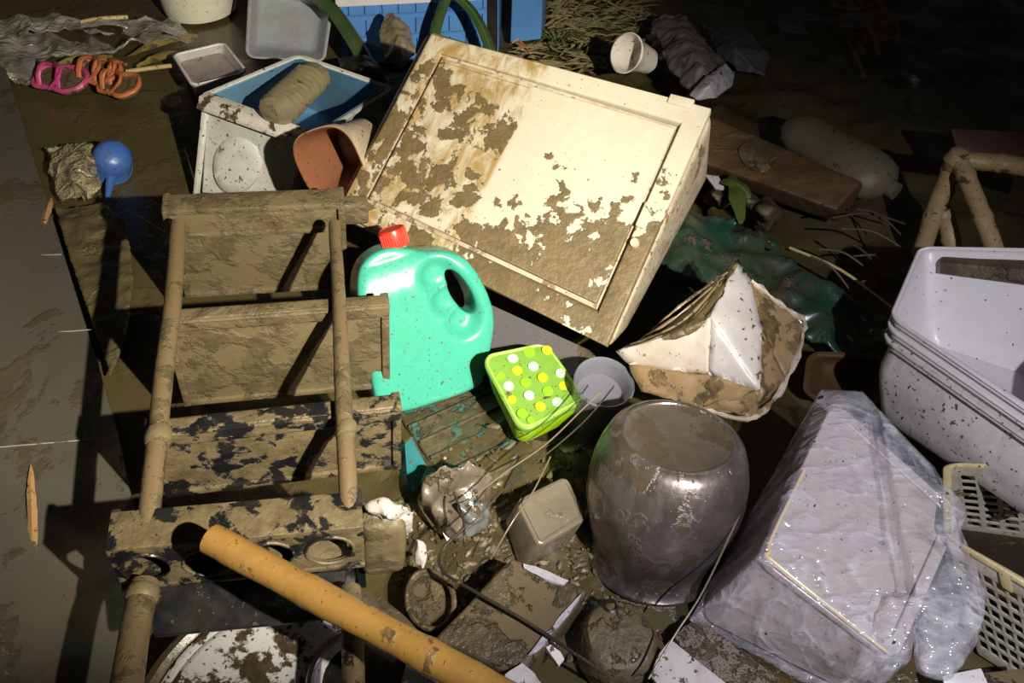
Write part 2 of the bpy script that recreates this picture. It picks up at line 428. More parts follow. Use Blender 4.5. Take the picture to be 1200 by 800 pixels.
obj('pole', displace(pole([(411, 690, -.062, .0125), (413, 750, -.05, .0125), (416, 850, -.04, .0125)]), .0008, 60), 'rackdark', rack)
for (x, y, zl, r) in ((186, 512, .0, .0165), (167, 697, -.058, .0185), (406, 505, .008, .0135)):
    c = rk(x, y, zl); d = rk(x - 2, y + 12, zl) - c; obj('collar', tube([c - d * .8, c - d * .5, c + d * .5, c + d * .8], [r * .85, r, r, r * .85], 16), 'rack', rack)
lp = [rk(x, y, -.085) for x, y in ((172, 688), (405, 668), (402, 722), (180, 744))]
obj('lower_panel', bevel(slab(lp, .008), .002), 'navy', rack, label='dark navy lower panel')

# ------------------------------------------------------------------ big cream cabinet lid
def cab_bias(nt, tc):
    s = nn(nt, 'ShaderNodeSeparateXYZ'); nt.links.new(tc.outputs['UV'], s.inputs[0]); u, v = s.outputs[0], s.outputs[1]
    left = step_n(nt, math_n(nt, 'ADD', u, math_n(nt, 'MULTIPLY', v, -.02)), .435, .415)
    right = math_n(nt, 'SUBTRACT', 1.0, left)
    # right half: mud gathers low and towards the right edge
    br = math_n(nt, 'MULTIPLY', math_n(nt, 'SUBTRACT', .40, v), .50)
    br = math_n(nt, 'ADD', br, math_n(nt, 'MULTIPLY', math_n(nt, 'SUBTRACT', u, .72), .30))
    br = math_n(nt, 'MINIMUM', br, .10)
    bl = math_n(nt, 'ADD', .005, math_n(nt, 'MULTIPLY', math_n(nt, 'SUBTRACT', .55, v), .02))
    # clean wedge near the top of the left half
    wd = step_n(nt, math_n(nt, 'ADD', v, math_n(nt, 'MULTIPLY', u, .55)), .90, .97)
    bl = math_n(nt, 'SUBTRACT', bl, math_n(nt, 'MULTIPLY', wd, .16))
    return math_n(nt, 'ADD', math_n(nt, 'MULTIPLY', bl, left), math_n(nt, 'MULTIPLY', br, right))
def cab_b2(nt, tc):
    s = nn(nt, 'ShaderNodeSeparateXYZ'); nt.links.new(tc.outputs['UV'], s.inputs[0])
    l = step_n(nt, math_n(nt, 'ADD', s.outputs[0], math_n(nt, 'MULTIPLY', s.outputs[1], -.02)), .435, .415)
    mp = nn(nt, 'ShaderNodeMapping'); mp.inputs['Scale'].default_value = (9, 3, 1); mp.inputs['Rotation'].default_value = (0, 0, .6); nt.links.new(tc.outputs['UV'], mp.inputs[0])
    n = noise_n(nt, mp.outputs[0], 1.6, 8, .7, 1.2)
    return math_n(nt, 'MULTIPLY', l, step_n(nt, n, .38, .62))
M['cab'] = muddy('cream_plastic', (.52, .475, .365), mud=.47, scale=23, bias=cab_bias, base2=(.30, .20, .07), base2f=cab_b2, mudc=(.165, .115, .048), mudc2=(.11, .078, .035), film=.12, rough=.33, mudrough=.5, bump=.7, specks=.07, crisp=.012)
M['cabside'] = muddy('cream_side', (.46, .40, .30), mud=.34, scale=20, film=.75, rough=.4, mudc=(.25, .17, .09), mudc2=(.14, .1, .05), seed=6, specks=.14)
ck = 1.12
cab = hexpx([(505, 36, 1.455 * ck), (837, 124, 1.33 * ck), (712, 412, 1.26 * ck), (392, 250, 1.40 * ck)], [(500, 40, 1.54 * ck), (829, 212, 1.44 * ck), (735, 385, 1.35 * ck), (388, 256, 1.48 * ck)])
root = thing('cabinet_lid', P(610, 300, .05), 'large cream plastic cabinet door tilted on the heap, left half caked with brown mud', 'cabinet door')
w_, h_, d_ = cab.w, cab.h, cab.d
def uvlayer(bm):
    uv = bm.loops.layers.uv.verify()
    for f in bm.faces:
        for l in f.loops: l[uv].uv = (l.vert.co.x / w_, l.vert.co.y / h_)
    return bm
b = bbox_bm(0, w_, 0, h_, -d_, 0, .012, 4)
# recessed groove: cut by building frame + panel separately
cabbody = obj('body', cab.warp(uvlayer(bbox_bm(0, w_, 0, h_, -d_, -.010, .014, 4))), 'cabside', root); b.free()
fr = outline([[(p[0] * w_, p[1] * h_) for p in ((0.006, .012), (.994, .012), (.994, .988), (.006, .988))], [(p[0] * w_, p[1] * h_) for p in ((.075, .115), (.075, .90), (.925, .90), (.925, .115))]], .016, .005, 3)
obj('border_frame', cab.warp(uvlayer(xf(fr, Matrix.Translation((0, 0, -.006))))), 'cab', root)
b = outline([[(p[0] * w_, p[1] * h_) for p in ((.088, .135), (.912, .135), (.912, .88), (.088, .88))]], .012, .004, 3)
bmesh.ops.triangulate(b, faces=b.faces[:])
obj('panel', cab.warp(uvlayer(xf(b, Matrix.Translation((0, 0, -.008))))), 'cab', root)
b = bbox_bm(.085 * w_, .10 * w_, .13 * h_, .89 * h_, -.004, .003, .002, 2); bbox_bm(.09 * w_, .42 * w_, .862 * h_, .88 * h_, -.004, .003, .002, 2, b)
obj('inner_rib', cab.warp(uvlayer(b)), 'cab', root)
obj('hinge', cab.warp(uvlayer(bbox_bm(.86 * w_, .94 * w_, .955 * h_, .99 * h_, -.004, .006, .002, 2))), 'cab', root)
obj('latch', cab.warp(uvlayer(bbox_bm(.925 * w_, .955 * w_, .46 * h_, .56 * h_, -.004, .006, .003, 2))), 'cab', root)
obj('latch', cab.warp(uvlayer(xf(lathe([(0, .006), (.007, .006), (.008, 0)], 20), Matrix.Translation((.945 * w_, .40 * h_, .002))))), 'cabside', root)

# grey body board under it
M['greyb'] = muddy('grey_board', (.10, .095, .098), mud=.25, scale=12, film=.4, rough=.4, seed=8)
obj('grey_board', bevel(slab([W(500, 325, 1.60), W(560, 350, 1.575), W(722, 424, 1.475), W(742, 445, 1.465), W(660, 440, 1.50), W(560, 425, 1.54), W(480, 400, 1.58)], .02), .003), 'greyb', label='plain dark grey board jutting out below the cream cabinet door', cat='board')

# ------------------------------------------------------------------ teal jug
LB, RB_, TP = W(470, 472, 1.495), W(557, 441, 1.53), W(470, 285, 1.42)
jx = (RB_ - LB).normalized(); jn = jx.cross(TP - LB).normalized()
if jn.dot(CP - LB) < 0: jn = -jn
jy = jn.cross(jx)
def jl(px, py):
    p = onplane(px, py, LB, jn) - LB; return (p.dot(jx), p.dot(jy))
jm = Matrix.Translation(LB) @ Matrix((jx, jy, jn)).transposed().to_4x4()
M['teal'] = muddy('teal_plastic', (.05, .36, .25), mud=.06, scale=30, film=.10, rough=.27, mudc=(.10, .09, .06), specks=.12, bump=.08, coat=.3)
M['red'] = muddy('red_plastic', (.72, .035, .012), mud=.08, scale=30, film=.1, rough=.35, bump=.1, specks=.08)
out = [(468, 474), (452, 474), (436, 466), (428, 430), (420, 385), (414, 345), (416, 318), (426, 300), (444, 289), (466, 287), (492, 291), (514, 290), (535, 296), (550, 312), (563, 336), (571, 362), (569, 392), (563, 420), (558, 440), (548, 448), (510, 462)]
hol = [(516, 314), (524, 312), (533, 320), (545, 338), (551, 358), (546, 364), (534, 356), (522, 338)]
jo = rounded([jl(*p) for p in out]); jh = rounded([jl(*p) for p in hol])
b = outline([jo, jh], .088, 0, 1); b = remesh(b, .0032, 34, .8)
hc = [Vector((*jl(*p), 0)) for p in ((505, 318), (518, 345), (535, 368))]
for v in b.verts:
    # scoop around the handle
    q = Vector((v.co.x, v.co.y, 0)); d = min((q - c).length for c in hc); cx, cy = jl(520, 345)
    k = math.exp(-(d / .026) ** 4); v.co.z *= 1 - .42 * k
    # taper the shoulder
    y = v.co.y; k = max(0, (y - jl(470, 340)[1]) / .06); v.co.z *= 1 - .35 * min(k, 1) ** 2
jug = thing('jug', LB - jy * 0, 'teal plastic jug with a red screw cap and moulded handle', 'jug')
obj('body', xf(b, jm), 'teal', jug, angle=80)
cx, cy = jl(465, 290); cu_ = Vector((cx, cy, 0))
ax = (Vector((-.04, 1, .0))).normalized()
mc = jm @ frame(cu_, Vector((1, 0, 0)), ax)
obj('neck', lathe([(.0165, -.016), (.0165, .006), (.0190, .006), (.0190, .002)], 32, mc), 'teal', jug)
b = lathe([(.0215, .003), (.0222, .004), (.0222, .028), (.0212, .0315), (.018, .0325), (.017, .0315), (0, .0315)], 60, mc)
obj('cap', b, 'red', jug, label='red screw cap')
b = bmesh.new()
for k in range(30):
    a = 2 * PI * k / 30; p = Vector((.0222 * math.cos(a), .0222 * math.sin(a), 0)); merge(b, tube([p + Vector((0, 0, .005)), p + Vector((0, 0, .027))], .0007, 5))
obj('cap_ribs', xf(b, mc), 'red', jug)

# ------------------------------------------------------------------ teal crate under jug
M['tcrate'] = muddy('teal_crate', (.045, .15, .12), mud=.62, scale=24, film=.6, rough=.35, mudc=(.13, .105, .055), mudc2=(.065, .052, .028), seed=11, bump=1.0)
cr = hexpx([(462, 480, .012), (568, 434, .012), (672, 516, .045), (536, 585, .045)], [(464, 490, -.03), (572, 444, -.03), (662, 540, -.02), (532, 618, -.02)], 'z')
root = thing('plastic_crate', P(570, 560, .02), 'upturned mud-caked teal crate with raised ribs, under the teal jug', 'crate')
obj('body', cr.warp(bbox_bm(0, cr.w, 0, cr.h, -cr.d, 0, .006, 3, sub=0)), 'tcrate', root)
for k in range(6):
    y = cr.h * (.04 + .18 * k)
    obj('rib', displace(cr.warp(bbox_bm(0.002, cr.w - .002, y, y + .006, -.002, .006, .002, 2)), .001, 60, k), 'tcrate', root)
M['tealclear'] = muddy('teal_clear', (.03, .22, .24), mud=.15, rough=.15, alpha=.8)
obj('loose_panel', bevel(slab([P(474, 520, .06), P(482, 512, .06), P(500, 545, .05), P(488, 575, .04), P(478, 575, .04)], .006), .002), 'tealclear', label='shiny dark teal plastic shard beside the rack, below the jug', cat='plastic shard')

# ------------------------------------------------------------------ lime dotted lunch box
s = .825
lb = hexpx([(563, 417, 1.70 * s), (640, 401, 1.745 * s), (687, 467, 1.666 * s), (611, 507, 1.62 * s)], [(573, 450, 1.744 * s), (640, 428, 1.79 * s), (680, 489, 1.71 * s), (608, 524, 1.665 * s)])
root = thing('lunch_box', lb.pt(lb.w / 2, lb.h / 2, -lb.d), 'lime green lunch box with yellow and white dots on its lid', 'lunch box')
M['lime'] = muddy('lime_plastic', (.26, .47, .010), mud=.13, scale=34, film=.08, rough=.3, seed=3, mudc=(.09, .075, .03), specks=.10, bump=.2)
M['limelid'] = muddy('lime_lid', (.17, .34, .045), mud=.12, scale=30, film=.12, rough=.3, seed=5, mudc=(.10, .07, .03), specks=.13, bump=.2)
M['limebright'] = muddy('lime_rim', (.33, .55, .09), mud=.08, scale=34, film=.06, rough=.3, seed=4)
def rrect(w, h, r, n=6, ins=0):
    o = []
    for (cx, cy, a0) in ((w - r, h - r, 0), (r, h - r, 90), (r, r, 180), (w - r, r, 270)):
        for k in range(n + 1):
            a = math.radians(a0 + 90 * k / n); o.append((cx + (r - ins) * math.cos(a), cy + (r - ins) * math.sin(a)))
    return o
obj('base', lb.warp(xf(outline([rrect(lb.w, lb.h, .022)], lb.d - .008, .006, 3), Matrix.Translation((0, 0, -lb.d / 2 - .004)))), 'lime', root)
lid = obj('lid', lb.warp(xf(outline([rrect(lb.w, lb.h, .022, ins=-.002)], .013, .003, 3), Matrix.Translation((0, 0, -.0065)))), 'limelid', root)
obj('rim', lb.warp(tube([Vector((p[0], p[1], 0)) for p in rrect(lb.w, lb.h, .022, ins=.003)], .0024, 8, closed=True)), 'limebright', root)
M['doty'] = muddy('dot_yellow', (.50, .48, .02), mud=.05, rough=.35); M['dotw'] = muddy('dot_white', (.45, .54, .46), mud=.05, rough=.35); M['dotg'] = muddy('dot_green', (.24, .48, .02), mud=.05, rough=.35)
def lbl(px, py):
    o, n = lb.pt(0, 0, 0), (lb.f[1] - lb.f[3]).cross(lb.f[0] - lb.f[2]).normalized()
    return onplane(px, py, lb.pt(lb.w / 2, lb.h / 2, .0002), n), n
dots = [(582, 424, 'doty', 6), (601, 420, 'dotw', 7), (625, 429, 'dotw', 7), (641, 410, 'doty', 7), (606, 434, 'doty', 7), (585, 440, 'dotg', 7), (620, 412, 'dotg', 8), (616, 448, 'dotg', 7), (636, 442, 'doty', 7), (657, 437, 'dotw', 7), (661, 452, 'doty', 7), (642, 458, 'dotg', 7), (596, 452, 'dotw', 7), (620, 463, 'dotw', 7), (600, 468, 'doty', 6), (653, 471, 'dotw', 7), (633, 476, 'doty', 7), (612, 484, 'dotg', 7), (672, 467, 'dotg', 6), (622, 492, 'dotg', 5)]
for (px, py, m_, r_) in dots:
    c, n = lbl(px, py); obj('dot', lathe([(.0, .0010), (r_ * .00118, .0010), (r_ * .00126, 0), (r_ * .00126, -.001), (0, -.001)], 20, frame(c, lb.f[1] - lb.f[0], n if n.dot(CP - c) > 0 else -n)), m_, lid)

# ================================================================== right side: nested tubs
M['tubw'] = muddy('white_tub', (.70, .67, .69), mud=.06, scale=20, film=.12, rough=.32, mudc=(.16, .11, .06), specks=.09, seed=2, bump=.25)
M['tubm'] = muddy('white_tub_muddy', (.60, .56, .56), mud=.15, scale=22, film=.4, rough=.35, mudc=(.20, .14, .085), mudc2=(.05, .035, .02), specks=.14, seed=5, bump=.4)
TF = [(1082, 292, 1.46), (1330, 300, 1.30), (1262, 512, 1.12), (1048, 372, 1.345)]
TB = [(1082, 410, 1.53), (1330, 500, 1.36), (1228, 636, 1.16), (1021, 489, 1.40)]
th = hexpx(TF, TB)
def tub(off, dd, mat, rim, label, bulge=0.0, grow=0.0):
    r = thing('storage_tub', th.pt(th.w / 2, th.h / 2, -th.d), label, 'plastic tub', 'nested white tubs')
    b = tubbox(th.w, th.h, dd, .93, .004, .018, rim, rimt=.004); cx, cy = th.w / 2, th.h / 2
    for v in b.verts:
        t = -v.co.z / dd; k = max(0, 1 - abs(t - .42) / (.30 if t < .42 else .62)) * bulge
        v.co.x = cx + (v.co.x - cx) * (1 + k + grow); v.co.y = cy + (v.co.y - cy) * (1 + k + grow); v.co.z += off
    obj('body', th.warp(b), mat, r)
    b = tube([Vector((cx + (p[0] - cx) * (1 + 2 * rim / th.w + grow), cy + (p[1] - cy) * (1 + 2 * rim / th.h + grow), off)) for p in rrect(th.w, th.h, .020, 6)], .0028, 8, closed=True)
    obj('rim', th.warp(b), mat, r)
    return r
t1 = tub(0, th.d * .86, 'tubw', .006, 'white plastic tub, innermost of the nested stack, its inside and far rim in view')
b = displace(bbox_bm(th.w * .10, th.w * .95, th.h * .90, th.h * .985, -.03, -.008, .004, 2, sub=4), .002, 40); obj('mud_ledge', th.warp(b), 'mud', t1, label='mud on the far inner ledge')
tub(-.020, th.d * .90, 'tubw', .008, 'white plastic tub between the innermost and outermost of the nested stack')
tub(-.042, th.d - .042, 'tubm', .010, 'white plastic tub, outermost of the nested stack, with mud-splashed underside', bulge=.10, grow=-.004)

# lattice basket under the tubs
M['ivory'] = muddy('ivory_basket', (.42, .38, .31), mud=.2, scale=26, film=.6, rough=.4, mudc=(.16, .12, .06), seed=4)
M['mudd'] = muddy('basket_shade_paint', (.022, .016, .009), mud=.3, film=.3, mudc=(.03, .022, .012), mudc2=(.015, .01, .006))  # near-black colour stands in for the tubs' shadow inside the basket
M['ivoryrim'] = muddy('ivory_rim', (.50, .42, .20), mud=.2, scale=26, film=.5, rough=.35, mudc=(.2, .15, .07), seed=6)
bk = hexpx([(1110, 545, .155), (1400, 560, .155), (1300, 742, .155), (1110, 632, .155)], [(1122, 620, .0), (1400, 660, .0), (1300, 865, .0), (1146, 765, .0)], 'z')
root = thing('lattice_basket', bk.pt(bk.w / 2, bk.h / 2, -bk.d), 'ivory plastic basket with square lattice holes, under the white tubs', 'basket')
def wall(fn, L, D_, nx, nz, nm='side_wall'):
    holes = []
    for i in range(nx):
        for j in range(nz):
            x0 = L * (.05 + .90 * i / nx); x1 = L * (.05 + .90 * (i + .70) / nx); z0 = -D_ * (.13 + .8 * j / nz); z1 = -D_ * (.13 + .8 * (j + .68) / nz)
            c = .0015; holes.append([(x0 + c, z0), (x0, z0 - c), (x0, z1 + c), (x0 + c, z1), (x1 - c, z1), (x1, z1 + c), (x1, z0 - c), (x1 - c, z0)])
    b = outline([[(0, 0), (0, -D_), (L, -D_), (L, 0)]] + holes, .003, .0005, 1)
    for v in b.verts: v.co = bk.pt(*fn(v.co.x, v.co.y, v.co.z))
    obj(nm, b, 'ivory', root)
wall(lambda x, z, t: (x, t, z), bk.w, bk.d, 11, 8)
wall(lambda x, z, t: (t, x, z), bk.h, bk.d, 6, 8)
wall(lambda x, z, t: (x, bk.h + t, z), bk.w, bk.d, 11, 8)
obj('floor_panel', bk.warp(bbox_bm(0, bk.w, 0, bk.h, -bk.d, -bk.d + .004)), 'mudd', root, label='basket floor with the shade of the tubs painted in')  # mudd is the near-black colour standing in for the tubs' shadow
b = bk.warp(tube([Vector((p[0], p[1], .002)) for p in rrect(bk.w, bk.h, .02)], .0055, 8, closed=True)); obj('rim', b, 'ivoryrim', root)
for k in (.34,): obj('handle_lug', bk.warp(bbox_bm(k * bk.w, k * bk.w + .02, -.006, .004, -.022, .004, .003, 2)), 'ivoryrim', root)

# ================================================================== clear box in a plastic bag
sx = .80
bf = [(978, 474, 1.236), (1122, 604, 1.203), (1045, 774, 1.056), (888, 656, 1.09)]
bb = [(950, 505, 1.32), (1100, 640, 1.29), (1000, 815, 1.145), (815, 724, 1.183)]
bx = hexpx(bf, bb)
def clear(name, c, alpha, rough=.12, bump=.6, scale=24, seed=0, mud=.05, white=None, specks=.07, stretch=(1, 1, 1), film=.15):
    m = muddy(name, c, mud=mud, specks=specks, film=film, rough=rough, scale=scale, seed=seed, bump=bump, spec=.9, stretch=stretch, fine=34, alpha=alpha, coat=.4); return m
M['milk'] = clear('milky_plastic', (.54, .46, .43), .95, .25, .2, mud=.06, specks=.10)
M['edgegold'] = plain('golden_edge', (.80, .62, .30), .25)
root = thing('storage_box', bx.pt(bx.w / 2, bx.h / 2, -bx.d), 'milky plastic storage box wrapped in a clear plastic bag, lower right', 'storage box')
obj('body', bx.warp(xf(outline([rrect(bx.w, bx.h, .022)], bx.d, .006, 3), Matrix.Translation((0, 0, -bx.d / 2)))), 'milk', root)
b = outline([rrect(bx.w, bx.h, .022, ins=-.004), [(bx.w / 2 + (p[0] - bx.w / 2) * .88, bx.h / 2 + (p[1] - bx.h / 2) * .90) for p in rrect(bx.w, bx.h, .022)]], .008, .002, 2)
obj('lid_rim', bx.warp(xf(b, Matrix.Translation((0, 0, .002)))), 'milk', root)
pth = [Vector((.0, bx.h * .52, .011)), Vector((-.001, .03, .011)), Vector((.004, .006, .011)), Vector((.02, -.002, .011)), Vector((bx.w * .95, -.002, .011))]
obj('edge_trim', bx.warp(tube(spline(pth, 6), .0024, 8)), 'edgegold', root, label='shiny golden rim of the box')

def film_mat(name, c, a0, a1, scale=9, rough=.14, stretch=(1, 1, 1), bump=.9, specks=None, rot=0.0):
    m = bpy.data.materials.new(name); m.use_nodes = True; nt = m.node_tree; b = nt.nodes['Principled BSDF']
    tc = nn(nt, 'ShaderNodeTexCoord'); mp = nn(nt, 'ShaderNodeMapping'); mp.inputs['Scale'].default_value = stretch; mp.inputs['Rotation'].default_value = (0, 0, rot)
    nt.links.new(tc.outputs['Object'], mp.inputs[0]); v = mp.outputs[0]
    def ridge(sc, w_, d=.8):
        n = noise_n(nt, v, sc, 2, .5, d, w_); return math_n(nt, 'SUBTRACT', 1.0, math_n(nt, 'MULTIPLY', math_n(nt, 'ABSOLUTE', math_n(nt, 'SUBTRACT', n, .5)), 9), clamp=True)
    r1, r2, r3 = ridge(scale, 1), ridge(scale * 2.4, 4), ridge(scale * 5.5, 9, .3)
    hg = math_n(nt, 'ADD', math_n(nt, 'ADD', r1, math_n(nt, 'MULTIPLY', r2, .6)), math_n(nt, 'MULTIPLY', r3, .25))
    sp = step_n(nt, noise_n(nt, tc.outputs['Object'], 110, 2, .4, 0, 2), .72, .74)
    sp2 = step_n(nt, noise_n(nt, tc.outputs['Object'], 34, 4, .5, 0, 6), .73, .74)
    sp = math_n(nt, 'MAXIMUM', sp, sp2)
    al = math_n(nt, 'ADD', a0, math_n(nt, 'MULTIPLY', math_n(nt, 'MULTIPLY', hg, hg), a1), clamp=True)
    nt.links.new(math_n(nt, 'MAXIMUM', al, sp), b.inputs['Alpha']); nt.links.new(mix_c(nt, sp, c, MUD2), b.inputs['Base Color'])
    b.inputs['Roughness'].default_value = rough; b.inputs['Specular IOR Level'].default_value = .9
    bp = nn(nt, 'ShaderNodeBump'); bp.inputs['Strength'].default_value = bump; bp.inputs['Distance'].default_value = .006
    nt.links.new(hg, bp.inputs['Height']); nt.links.new(bp.outputs[0], b.inputs['Normal']); return m
M['bag'] = film_mat('bag_film', (.80, .78, .88), .16, .12, 7, rough=.12, stretch=(1, 2.4, 1), rot=-.9, bump=.5)
pts = []
for i in range(4):
    for p, zz in ((bx.f[i], .012), (bx.b[i], -.0)):
        c = bx.pt(bx.w / 2, bx.h / 2, -bx.d / 2); q = c + (p - c) * 1.05 + (bx.f[i] - bx.b[i]).normalized() * zz; pts.append(q)
pts += [W(962, 456, 1.27), W(1012, 458, 1.25), W(945, 500, 1.31)]
b = hull(pts)
b2 = hull([W(x, y, d) for x, y, ds in ((1030, 480, (1.20, 1.26)), (1092, 548, (1.17, 1.22)), (1102, 612, (1.15, 1.20)), (1128, 655, (1.12, 1.16)), (1150, 700, (1.09, 1.13)), (1140, 748, (1.06, 1.10)), (1108, 792, (1.04, 1.08)), (1082, 786, (1.04, 1.07)), (1075, 700, (1.06, 1.12))) for d in ds])
b3 = hull([W(x, y, d) for x, y, ds in ((1040, 700, (1.06, 1.12)), (1075, 700, (1.06, 1.12)), (1062, 768, (1.035, 1.09)), (1030, 796, (1.03, 1.09)), (1000, 790, (1.05, 1.1))) for d in ds])
merge(b, b2); merge(b, b3)
b = remesh(b, .003, 4)
cB = bx.pt(bx.w / 2, bx.h / 2, 0)
b.normal_update(); dv = []
for v in b.verts:
    p = v.co; q = p - cB
    a = math.atan2(q.y, q.x)
    r1 = 1 - abs(noise.noise(Vector((p.x * 16 + p.y * 9, p.y * 7 - p.x * 5, p.z * 14)))) * 2.6
    r2 = 1 - abs(noise.noise(Vector((p.x * 44 + 3, p.y * 30, p.z * 38)))) * 2.4
    right = 1 / (1 + math.exp(-(q.dot((bx.f[1] - bx.f[0]).normalized()) - .02) * 40))
    dv.append(v.normal * ((.0050 * r1 + .0022 * r2) * (.12 + 1.0 * right)))
for v, d in zip(b.verts, dv): v.co += d
obj('plastic_bag', b, 'bag', label='clear crumpled plastic bag pulled over the milky storage box, lower right', cat='plastic bag', angle=180)

# ================================================================== upturned metal pot
M['pot'] = muddy('pot_metal', (.34, .30, .29), mud=.40, scale=16, film=.8, rough=.33, metal=.8, mudc=(.085, .065, .045), mudc2=(.05, .038, .026), mudrough=.3, specks=.11, seed=6, bump=.4)
M['potbase'] = muddy('pot_base', (.14, .12, .10), mud=.55, scale=14, film=.8, rough=.35, metal=.3, mudc=(.085, .065, .042), mudc2=(.06, .046, .03), specks=.03, seed=8, bump=.3)
pc = W(794, 512, 1.175); pax = (pc - P(764, 640, .06)).normalized()
pax = (pax + Vector((0, 0, .55))).normalized()
pm = frame(pc, Vector((1, 0, 0)), pax)
pot = thing('metal_pot', pc - pax * .218, 'muddy stainless steel pot standing upside down, its round base upwards', 'pot')
prof = [(r, z * 1.15) for r, z in [(.078, .002), (.084, .0), (.092, -.008), (.100, -.025), (.106, -.045), (.109, -.070), (.108, -.095), (.103, -.12), (.094, -.145), (.088, -.165), (.090, -.18), (.096, -.186), (.096, -.190), (.090, -.190), (.084, -.170), (.10, -.10), (.10, -.05), (.086, -.012), (.0, -.010)]]
obj('body', displace(lathe(prof, 72, pm), .0010, 20), 'pot', pot)
obj('base', lathe([(.0, -.001), (.060, -.0005), (.068, .0), (.072, .0015)], 72, pm), 'potbase', pot)
obj('base_ring', lathe([(.070, -.001), (.0725, .003), (.0755, .0035), (.078, .002), (.078, -.002)], 72, pm), 'pot', pot)

# ================================================================== crushed carton
M['carton'] = muddy('white_carton', (.48, .43, .37), mud=.22, scale=18, film=.55, rough=.5, mudc=(.30, .19, .07), mudc2=(.16, .11, .05), specks=.12, seed=2, bump=.5)
M['cartonw'] = muddy('white_carton_clean', (.48, .45, .45), mud=.06, scale=18, film=.25, rough=.45, mudc=(.20, .14, .07), specks=.135, seed=7, bump=.3)
M['cartont'] = muddy('tan_carton', (.27, .18, .09), mud=.42, scale=16, film=.6, rough=.5, mudc=(.20, .13, .055), seed=9, bump=.6, specks=.1)
M['cartonm'] = muddy('muddy_carton', (.24, .175, .085), mud=.45, scale=16, film=.7, rough=.45, mudc=(.13, .095, .042), mudc2=(.085, .06, .03), seed=3, bump=.9)
q = dict(A=(722, 412, 1.37), B=(865, 303, 1.40), Cc=(833, 372, 1.295), D=(925, 365, 1.38), D2=(943, 380, 1.385), E=(892, 458, 1.285), Fb=(880, 489, 1.31), G=(752, 458, 1.36), Hh=(922, 445, 1.345), A2=(738, 428, 1.365), M1=(800, 388, 1.31), T=(880, 330, 1.385), X=(893, 385, 1.33), Y=(830, 440, 1.315), I=(760, 400, 1.41), Fl=(820, 478, 1.33))
q = {k: W(*v) for k, v in q.items()}
root = thing('carton', P(830, 470, .0), 'crushed muddy white carton box lying torn beside the pot', 'carton')
def facet(ks, mat, name, th_=.003, amp=.0022, sc=26):
    b = slab([q[k] for k in ks], th_, None, 0)
    bmesh.ops.triangulate(b, faces=b.faces[:]); bmesh.ops.subdivide_edges(b, edges=b.edges[:], cuts=7, use_grid_fill=True)
    obj(name, displace(b, amp, sc, 2, True), mat, root, angle=180)
facet(('A', 'I', 'B', 'M1'), 'cartonm', 'inner_flap', amp=.005, sc=14, th_=.004)
facet(('M1', 'B', 'Cc'), 'cartonm', 'inner_flap', amp=.005, sc=14, th_=.004)
facet(('A', 'M1', 'Cc', 'Y', 'A2'), 'carton', 'side_panel')
facet(('Cc', 'E', 'Y'), 'cartonw', 'side_panel')
facet(('A2', 'Y', 'E', 'Fl', 'G'), 'cartont', 'lower_panel', amp=.004, sc=18)
facet(('E', 'Fb', 'Fl'), 'cartont', 'lower_panel', amp=.005)
facet(('Cc', 'B', 'T', 'X', 'E'), 'cartonw', 'end_panel')
facet(('T', 'D', 'D2', 'Hh', 'X'), 'cartont', 'end_panel', amp=.005)
facet(('X', 'Hh', 'Fb', 'E'), 'cartont', 'end_panel', amp=.004)
for k in (0.25, .55, .8):
    p0 = q['A'].lerp(q['M1'], .15 + .1 * k); pth = [q['A'].lerp(q['I'], k) + Vector((0, 0, .004)), q['A'].lerp(q['B'], .45).lerp(q['M1'], 1 - k) + Vector((0, 0, .006)), q['B'].lerp(q['M1'], .15 + .3 * (1 - k)) + Vector((0, 0, .002))]
    obj('fold', displace(tube(spline(pth, 10), .0022, 6), .0015, 60), 'cartonm', root)
pth = spline([q['T'], q['D'], q['D2'], q['Hh'], q['Fb'], q['Fl']], 10)
obj('torn_edge', displace(displace(tube(pth, .0042, 8), .004, 60), .003, 160), 'carton', root)

# ================================================================== bamboo stick
M['bamboo'] = muddy('bamboo', (.31, .17, .043), mud=.24, scale=34, film=.55, rough=.38, mudc=(.22, .12, .04), specks=.12, bump=.35, stretch=(1, 1, 1), seed=5)
a, c = W(247, 631, .945), W(640, 842, .83)
n = 40; pth = [a.lerp(c, k / n) for k in range(n + 1)]; rr = [.0168 * (1 + .03 * math.sin(k * .5)) for k in range(n + 1)]
for k in (13, 27): rr[k] *= 1.05
root = thing('wooden_stick', c, 'thick yellow wooden stick lying across the lower front', 'stick')
b = tube([a - (c - a).normalized() * -.001] + pth[0:], [.0152] + rr, 24); obj('shaft', displace(b, .0009, 40), 'bamboo', root)
ax_ = (a - c).normalized(); obj('cut_end', lathe([(.0148, .0008), (.006, .0014), (.004, -.003), (0, -.003)], 24, frame(a, Vector((1, 0, 0)), ax_)), 'rust', root)

